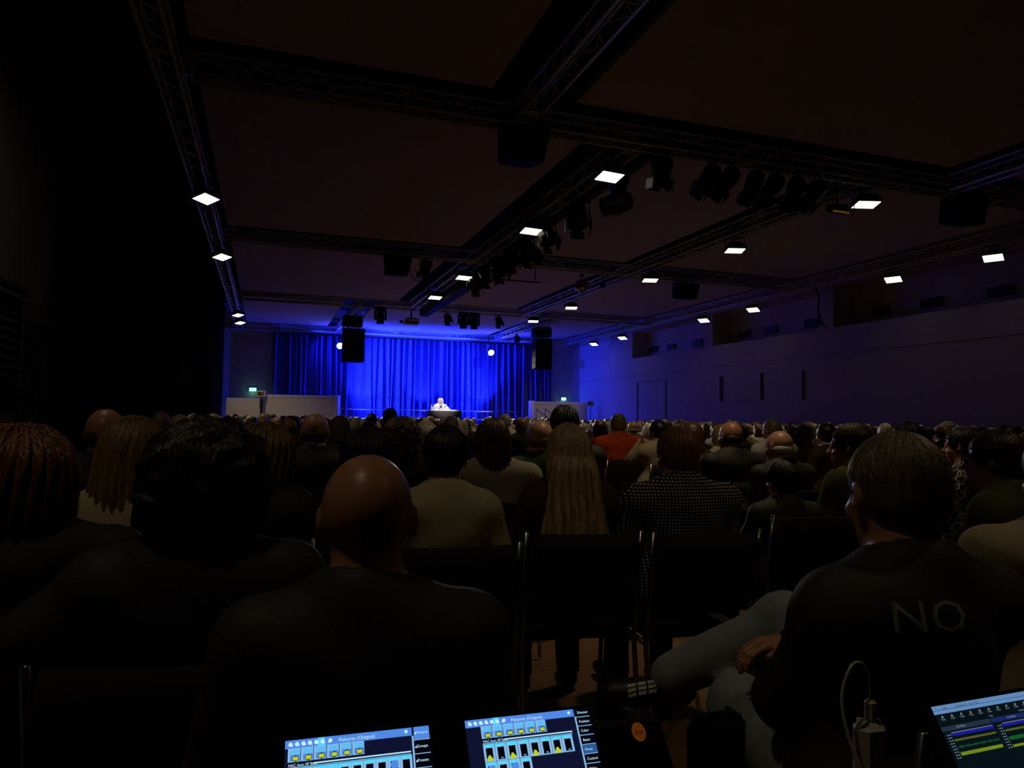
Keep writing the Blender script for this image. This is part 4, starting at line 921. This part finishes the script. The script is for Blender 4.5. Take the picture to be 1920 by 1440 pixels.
for i, (x, y, d, u) in enumerate(cand[:n_ind]):
    hk, hc_, cc = pick(HK), pick(HC), pick(CC)
    dz = 'in the middle rows' if y < 8 else ('in rows before the far half' if y < 12 else 'in the distant rows')
    lz = 'near the left drape' if u < 430 else ('before the left partition' if u < 640 else ('in front of the stage' if u < 1000 else ('before the right partition' if u < 1190 else ('below the wall windows' if u < 1560 else 'at the far right'))))
    lab = 'person with %s and %s top %s %s' % (HN[hk].format(CN.get(hc_, hc_)), CN.get(cc, cc), dz, lz); lab = ' '.join(lab.split()[:16])
    zt = random.gauss(1.265 if y > 7 else 1.235, .035); zt = min(max(zt, 1.16), 1.34)
    person(x, y, zt, random.gauss(0, .12)+.02*(7-x)*-.6, random.choice(['lap', 'lapR', 'lapL', 'cross', 'slim', 'slimR', 'broad']), hk, hc_, cc, lab, False,
           random.choice(['long', 'long', 'short']), random.choice(['black', 'navy', 'charcoal', 'denim']), random.choice([0, 0, 1, 2]), None, 'seated audience', full=y < 14)
# the farthest rows: beyond what can be told apart
b = Blob(); p = POSES['lap']; head(b, p, False); hv, hf = b.grid(.026)
tv, tf = top_mesh(p, .05, 'long', 1)
hairs = {k: hair_blob(k).grid(.022, hair_disp(k)) for k in ('short', 'fringe', 'bob', 'curly')}
mats_ = SKINS+[hair_mat(c) for c, _ in HC]+[cloth_mat(c) for c, _ in CC]; V_, Fc, Fm, o_ = [], [], [], 0
for x, y, d, u in cand[n_ind:]:
    a = random.gauss(0, .2); R_ = np.array(RZ(a)); zt = min(max(random.gauss(1.27, .04), 1.16), 1.36); s = zt/1.275; hk = random.choice(['short', 'short', 'fringe', 'bob', 'curly'])
    hvv, hff = hairs[hk]; hcn = [c for c, _ in HC].index(pick(HC)); ccn = [c for c, _ in CC].index(pick(CC))
    for v, q, m in ((hv, hf, random.randrange(3)), (tv, tf, 3+len(HC)+ccn), (hvv+np.array(p['hc']), hff, 3+hcn)):
        V_.append((v @ R_.T)*s+np.array((x, y, 0))); Fc.append(q+o_); Fm.append(np.full(len(q), m)); o_ += len(v)
if V_:
    me = np_mesh('distant_audience', np.concatenate(V_), np.concatenate(Fc), mats_, np.concatenate(Fm)); o = link('distant_audience', me)
    tag(o, 'packed heads and shoulders of the farthest audience rows below the stage', 'crowd', None, 'stuff')

# ------------------------------------------------------------------ speaker on stage
POSES['talk'] = pose(elL=(-.36, .14, .78), elR=(.36, .14, .78), wrL=(-.14, .34, .80), wrR=(.14, .34, .80), yaw=-.1, wid=1.15, belly=.03)
HANDS['talk'] = [(1, (.14, .34, .8), (-.7, .7, 0), (0, 0, 1)), (-1, (-.14, .34, .8), (.7, .7, 0), (0, 0, 1))]
SP = person(7.12, 29.95, 1.27, PI-.05, 'talk', 'bigbob', 'white', 'floral', 'speaker with white hair and patterned shirt seated at the stage table', near=True, skin=0)
SP.location.z = .88
mb = MB(); P = on_top(SP, 'talk', 'long', [(x, .4, z) for z in (1.0, .9, .8, .7) for x in (-.05+.2*(.97-z)*-.0, .05)], (0, -1, 0), .006)
mb.add(P, [(0, 1, 3, 2), (2, 3, 5, 4), (4, 5, 7, 6)]).build('dark_undershirt', cloth_mat('charcoal'), SP)
c = copy_tree(chair0); c.location = (7.12, 29.95, .88); c.rotation_euler = (0, 0, PI-.05); c['label'] = 'black chair of the white-haired speaker on the stage'

# ------------------------------------------------------------------ front of house desk
t = thing('mixing_desk_table', (.45, .52, 0), 'black covered table carrying the lighting console and laptop', 'table')
MB().rbox((0, 0, .78), (2.1, .66, .04), .01).build('table_top', BLACK, t)
for sx in (-.98, .98):
    for sy in (-.27, .27): MB().tube([(sx, sy, 0), (sx, sy, .77)], .02).build('leg', BLACK, t)
MB().box((0, .325, .45), (2.1, .01, .62)).build('front_cover', DRAPE, t)
def em(n, c, s=1.): return mat('ui_'+n, (0, 0, 0), .4, emit=c, es=s)
UI = [em('dark', (.004, .006, .028)), em('header', (.08, .25, .78)), em('cell', (.12, .5, .92)), em('white', (.55, .85, 1.)), em('yellow', (.5, .62, .03)), em('black', (.001, .001, .004)), em('blue', (.05, .18, .7)), em('cyan', (.1, .65, .95)), em('line', (.25, .5, .8)), em('focus', (.02, .1, .3))]
def ui(W, Hh, TL, tilt):
    dn = Vector((0, -math.cos(tilt), -math.sin(tilt))); nn = Vector((0, -math.sin(tilt), math.cos(tilt))); mb = MB(); lay = [0]
    def pt(s, t, o): return Vector(TL)+Vector((s*W, 0, 0))+dn*(t*Hh)+nn*o
    def rect(s0, t0, s1, t1, m, o=None, sk=0):
        lay[0] += 1; o = .0004+.00001*lay[0] if o is None else o
        mb.add([pt(s0, t0, o), pt(s1, t0, o), pt(s1+sk, t1, o), pt(s0+sk, t1, o)], [(3, 2, 1, 0)], m)
    def disc(s, t, r, m, asp=1.):
        lay[0] += 1; o = .0004+.00001*lay[0]; mb.add([pt(s+r*math.cos(a), t+r*asp*W/Hh*math.sin(a), o) for a in np.linspace(0, 2*PI, 15)[:-1]], [tuple(range(13, -1, -1))], m)
    def text(s, t, h, txt, m):
        lay[0] += 1; o = .0006+.00001*lay[0]; vs, fs = polar_text(txt, h*Hh*1.3); mb.add([pt(s, t+h, o)+Vector((v.x, 0, 0))-dn*v.y for v in vs], fs, m)
    return mb, rect, disc, text, pt
con = thing('lighting_console', (.12, .70, .80), 'black lighting console with two lit touch screens', 'lighting console', rz=-.05)
mb = MB(); T = math.radians(50); prof = [(-.26, 0), (-.26, .02), (-.02, .035), (.05, .027), (.128, .118), (.145, .118), (.17, .1), (.17, 0)]
vs = [(x, a, b_) for x in (-.36, .36) for a, b_ in prof]; n = len(prof); mb.add(vs, [tuple(range(n)), tuple(range(2*n-1, n-1, -1))]+[(i, n+i, n+(i+1) % n, (i+1) % n) for i in range(n)])
mb.build('housing', mat('console_black', (.004, .004, .0045), .8, spec=.1), con)
fd = MB()
for k in range(16): fd.rbox((-.3+k*.022, -.16, .04), (.012, .018, .014), .003)
fd.build('faders', GREYM, con)
kb = MB()
for k in range(12):
    for j in range(3): kb.rbox((.09+k*.021, -.2+j*.025, .032+j*.003), (.015, .015, .01), .003)
kb.build('keys', GREYM, con)
def touch(TL, which):
    W, Hh = .155, .093; mb, rect, disc, text, pt = ui(W, Hh, TL, T)
    back = MB(); q = [pt(-.03, -.04, -.0), pt(1.03, -.04, 0), pt(1.03, 1.04, 0), pt(-.03, 1.04, 0)]; nn = pt(0, 0, -.026)-pt(0, 0, 0)
    back.add(q+[a+nn for a in q], [(3, 2, 1, 0), (4, 5, 6, 7), (0, 1, 5, 4), (1, 2, 6, 5), (2, 3, 7, 6), (3, 0, 4, 7)])
    fr = back.build('screen_frame', GHOUSE, con)
    rect(0, 0, 1, 1, 0); one = which == 1; s0 = .02 if one else .115; pit = .0865 if one else .0885; mw = .875
    rect(0, 0, mw, .09, 1); rect(.22, .0, .265, .09, 7)
    for k in range(7):
        disc(.035+k*.043+(.01 if k > 5 else 0), .045, .014, 3); rect(.028+k*.043, .052, .052+k*.043, .068, 3)
    text(.36, .025, .045, 'Fixtures (Output)', 3); disc(.835, .04, .012, 3)
    for k in range(6):
        a = s0+k*.0865; rect(a, .09, a+.082, .235, 8); rect(a+.014, .1, a+.08, .16, 2); rect(a+.014, .16, a+.08, .225, 1); disc(a+.05, .2, .024, 5, .8); disc(a+.043, .2, .013, 4, 1); disc(a+.057, .2, .013, 4, 1); rect(a+.043, .181, a+.057, .219, 4)
    rect(s0, .25, s0+.17, .285, 5); text(s0+.004, .255, .03, 'MAC Aura XP Basic', 3)
    rect(s0+.17, .262, (.86 if one else .83), .276, 3); rect(s0, .29, (.86 if one else .83), .3, 2)
    nc = 10 if one else 8
    def cell(a, t0, circ, yel, b_=.2):
        rect(a, t0, a+pit-.003, t0+b_, 8); rect(a+.004, t0+.004, a+pit-.006, t0+.04, 7); rect(a+.016, t0+.045, a+pit-.02, t0+b_-.012, 5)
        text(a+.03, t0+.01, .02, '1', 3)
        if circ: disc(a+.044, t0+.085, .028, 1)
        if yel:
            disc(a+.04, t0+b_-.05, .013, 4); disc(a+.03, t0+b_-.022, .013, 4); disc(a+.054, t0+b_-.022, .013, 4)
        else: text(a+.034, t0+b_-.04, .024, '0%', 8)
    for k in range(nc):
        if one: cell(s0+k*.0845, .305, k == 8, k == 8)
        else: cell(s0+k*pit, .305, False, k % 2 == 0)
    for k in range(4 if not one else 10): cell(s0+k*(pit if not one else .0845), .51, k % 2 == 0 and k < 4, k in (2,))
    if not one: rect(.4, .72, .86, .735, 3); rect(.115, .75, .5, .76, 8)
    rect(.872, .1, .884, .98, 8)
    L = ['Fixtures', 'Groups', 'Presets', 'Effects', 'Pages'][:3] if one else ['Dimmer', 'Position', 'Color', 'Beam', 'Focus', 'Control', 'Video']
    ph = .155 if one else .112
    for k, tx in enumerate(L):
        t0 = k*ph; rect(.888, t0+.004, 1., t0+ph-.01, (1 if k == 0 else 5) if one else (9 if tx == 'Focus' else 5)); rect(.886, t0+ph-.008, 1., t0+ph, 8)
        text(.9, t0+ph*.32, .035 if one else .034, tx, 3)
        if one: disc(.897, t0+ph*.5, .006, 3)
    sc = mb.build('display', UI, con, label='lit touch display, '+('left' if one else 'right')); sc.parent = fr; return fr
s1 = touch((-.0954, .1128, .1498), 1); s1['label'] = 'left touch screen'
s2 = touch((.1051, .1274, .1445), 2); s2['label'] = 'right touch screen'
# orange logo disc on the console
lg = MB(); T2 = math.radians(50); ctr = Vector((.298, .075, .128)); dn = Vector((0, -math.cos(T2), -math.sin(T2))); nn = Vector((0, -math.sin(T2), math.cos(T2)))
lg.add([ctr+nn*.016+Vector((1, 0, 0))*.0085*math.cos(a)+dn*.0105*math.sin(a) for a in np.linspace(0, 2*PI, 29)[:-1]], [tuple(range(27, -1, -1))], 0)
vs, fs = polar_text('dot', .0085); lg.add([ctr+nn*.0166+Vector((v.x-.006, 0, 0))-dn*(v.y-.003) for v in vs], fs, 1)

lg.build('logo_disc', [mat('orange_disc', (.7, .2, .02), .5, emit=(.5, .12, .01), es=.12), BLACK, BLACK], con)
# laptop
lap = thing('laptop', (.868, .52, .80), 'open laptop with audio tracks on its lit screen at the lower right', 'laptop', rz=.0166)
TLl = (-.1585, .090, .186); tl = math.radians(58)
MB().rbox((0, -.05, .008), (.33, .23, .016), .004).build('base', GREYM, lap)
kb = MB()
for k in range(13):
    for j in range(5): kb.rbox((-.14+k*.0233, -.1+j*.021, .018), (.018, .016, .004), .001)
kb.build('keyboard', BLACK, lap)
mb, rect, disc, text, pt = ui(.32, .2, TLl, tl)
q = [pt(-.015, -.02, 0), pt(1.015, -.02, 0), pt(1.015, 1.03, 0), pt(-.015, 1.03, 0)]; nv = pt(0, 0, -.006)-pt(0, 0, 0)
lid = MB().add(q+[a+nv for a in q], [(3, 2, 1, 0), (4, 5, 6, 7), (0, 1, 5, 4), (1, 2, 6, 5), (2, 3, 7, 6), (3, 0, 4, 7)]).build('lid', BLACK, lap)
LU = [em('l_dark', (.002, .006, .009)), em('l_bar', (.12, .26, .5), .95), em('l_grey', (.015, .03, .05)), em('l_text', (.2, .25, .3)), em('l_blue', (.01, .01, .33)), em('l_white', (.12, .14, .22)), em('l_olive', (.09, .1, .012)), em('l_lime', (.16, .24, .012)), em('l_green', (.005, .1, .02)), em('l_navy', (.008, .02, .12)), em('l_ink', (.01, .03, .08))]
rect(0, 0, 1, 1, 0); rect(0, 0, 1, .042, 1)
for k, s in enumerate((.012, .045, .11, .135, .175, .2, .225)): text(s, .008, .013, ['+', 'Datei', 'Bearb', 'Ansicht', 'Spur', 'Hilfe', '?'][k], 10)
rect(.0, .022, 1, .024, 10)
for k in range(12): disc(.03+k*.045, .058, .004, 3); text(.018+k*.045, .064, .011, 'Track', 3)
rect(.0, .105, .235, .128, 2); text(.07, .108, .012, 'Bus Master', 3); rect(.24, .105, 1, .128, 9); text(.32, .108, .012, 'Bus Master', 3)
text(.24, .086, .011, 'Cues', 3); text(.39, .086, .011, 'Overview', 3)
for a, b_ in ((.035, .235), (.28, 1)):
    rect(a, .137, b_, .142, 5); rect(a, .143, b_, .156, 4); rect(a, .172, b_, .182, 6)
    if a < .1:
        for k in range(50): hh = .002+.008*abs(math.sin(k*1.7)*math.sin(k*.37)); rect(a+k*.004, .213-hh, a+k*.004+.003, .213+hh*.4, 8)
        rect(a, .236, b_, .252, 7)
    else: rect(a, .208, b_, .226, 8); rect(a, .25, b_, .262, 7)
    for k in range(9):
        for j in (0, 1): rect(a-.024+j*.011, .146+k*.014, a-.018+j*.011, .151+k*.014, 3)
mb.build('display', LU, lap, label='lit display').parent = lid
# charger and its cable
t = thing('power_adapter', (.79, .775, .80), 'white power adapter standing on the desk left of the laptop', 'power adapter')
OFF = mat('adapter_white', (.55, .52, .46), .35)
MB().rbox((0, 0, .05), (.05, .03, .095), .012, RY(.03)).build('adapter_body', OFF, t, smooth=False); MB().rbox((.004, 0, .108), (.016, .014, .03), .004).build('plug', OFF, t)
def cpts(pts, n=8):
    P = []; pts = [Vector(p) for p in pts]
    for i in range(len(pts)-1):
        p0, p1, p2, p3 = pts[max(i-1, 0)], pts[i], pts[i+1], pts[min(i+2, len(pts)-1)]
        for k in range(n): s = k/n; P.append(.5*((2*p1)+(p2-p0)*s+(2*p0-5*p1+4*p2-p3)*s*s+(3*p1-p0-3*p2+p3)*s**3))
    return P+[pts[-1]]
MB().tube(cpts([(.005, 0, .12), (.003, .0, .15), (-.012, 0, .173), (-.03, 0, .168), (-.045, 0, .13), (-.043, -.01, .08), (-.03, -.03, .03), (-.015, -.06, .004), (.03, -.12, .004)]), .0022, 8).build('cable', OFF, t, smooth=True)
for pts, lb in (((( .62, .60, .805), (.66, .70, .806), (.70, .76, .806), (.76, .80, .806)), 'pale cable lying on the desk left of the power adapter'), (((1.0, .80, .806), (1.06, .82, .83), (1.14, .80, .84), (1.22, .74, .81)), 'dark cable loop behind the laptop')):
    o = MB().tube(cpts(pts), .003, 8).build('cable', OFF if 'pale' in lb else BLACK, None, smooth=True); tag(o, lb, 'cable')
t = thing('cable_drum', (.585, .83, .80), 'dark rounded case on the desk edge beside the white adapter', 'case')
MB().rbox((0, 0, .055), (.09, .04, .11), .03).build('case_body', GHOUSE, t)
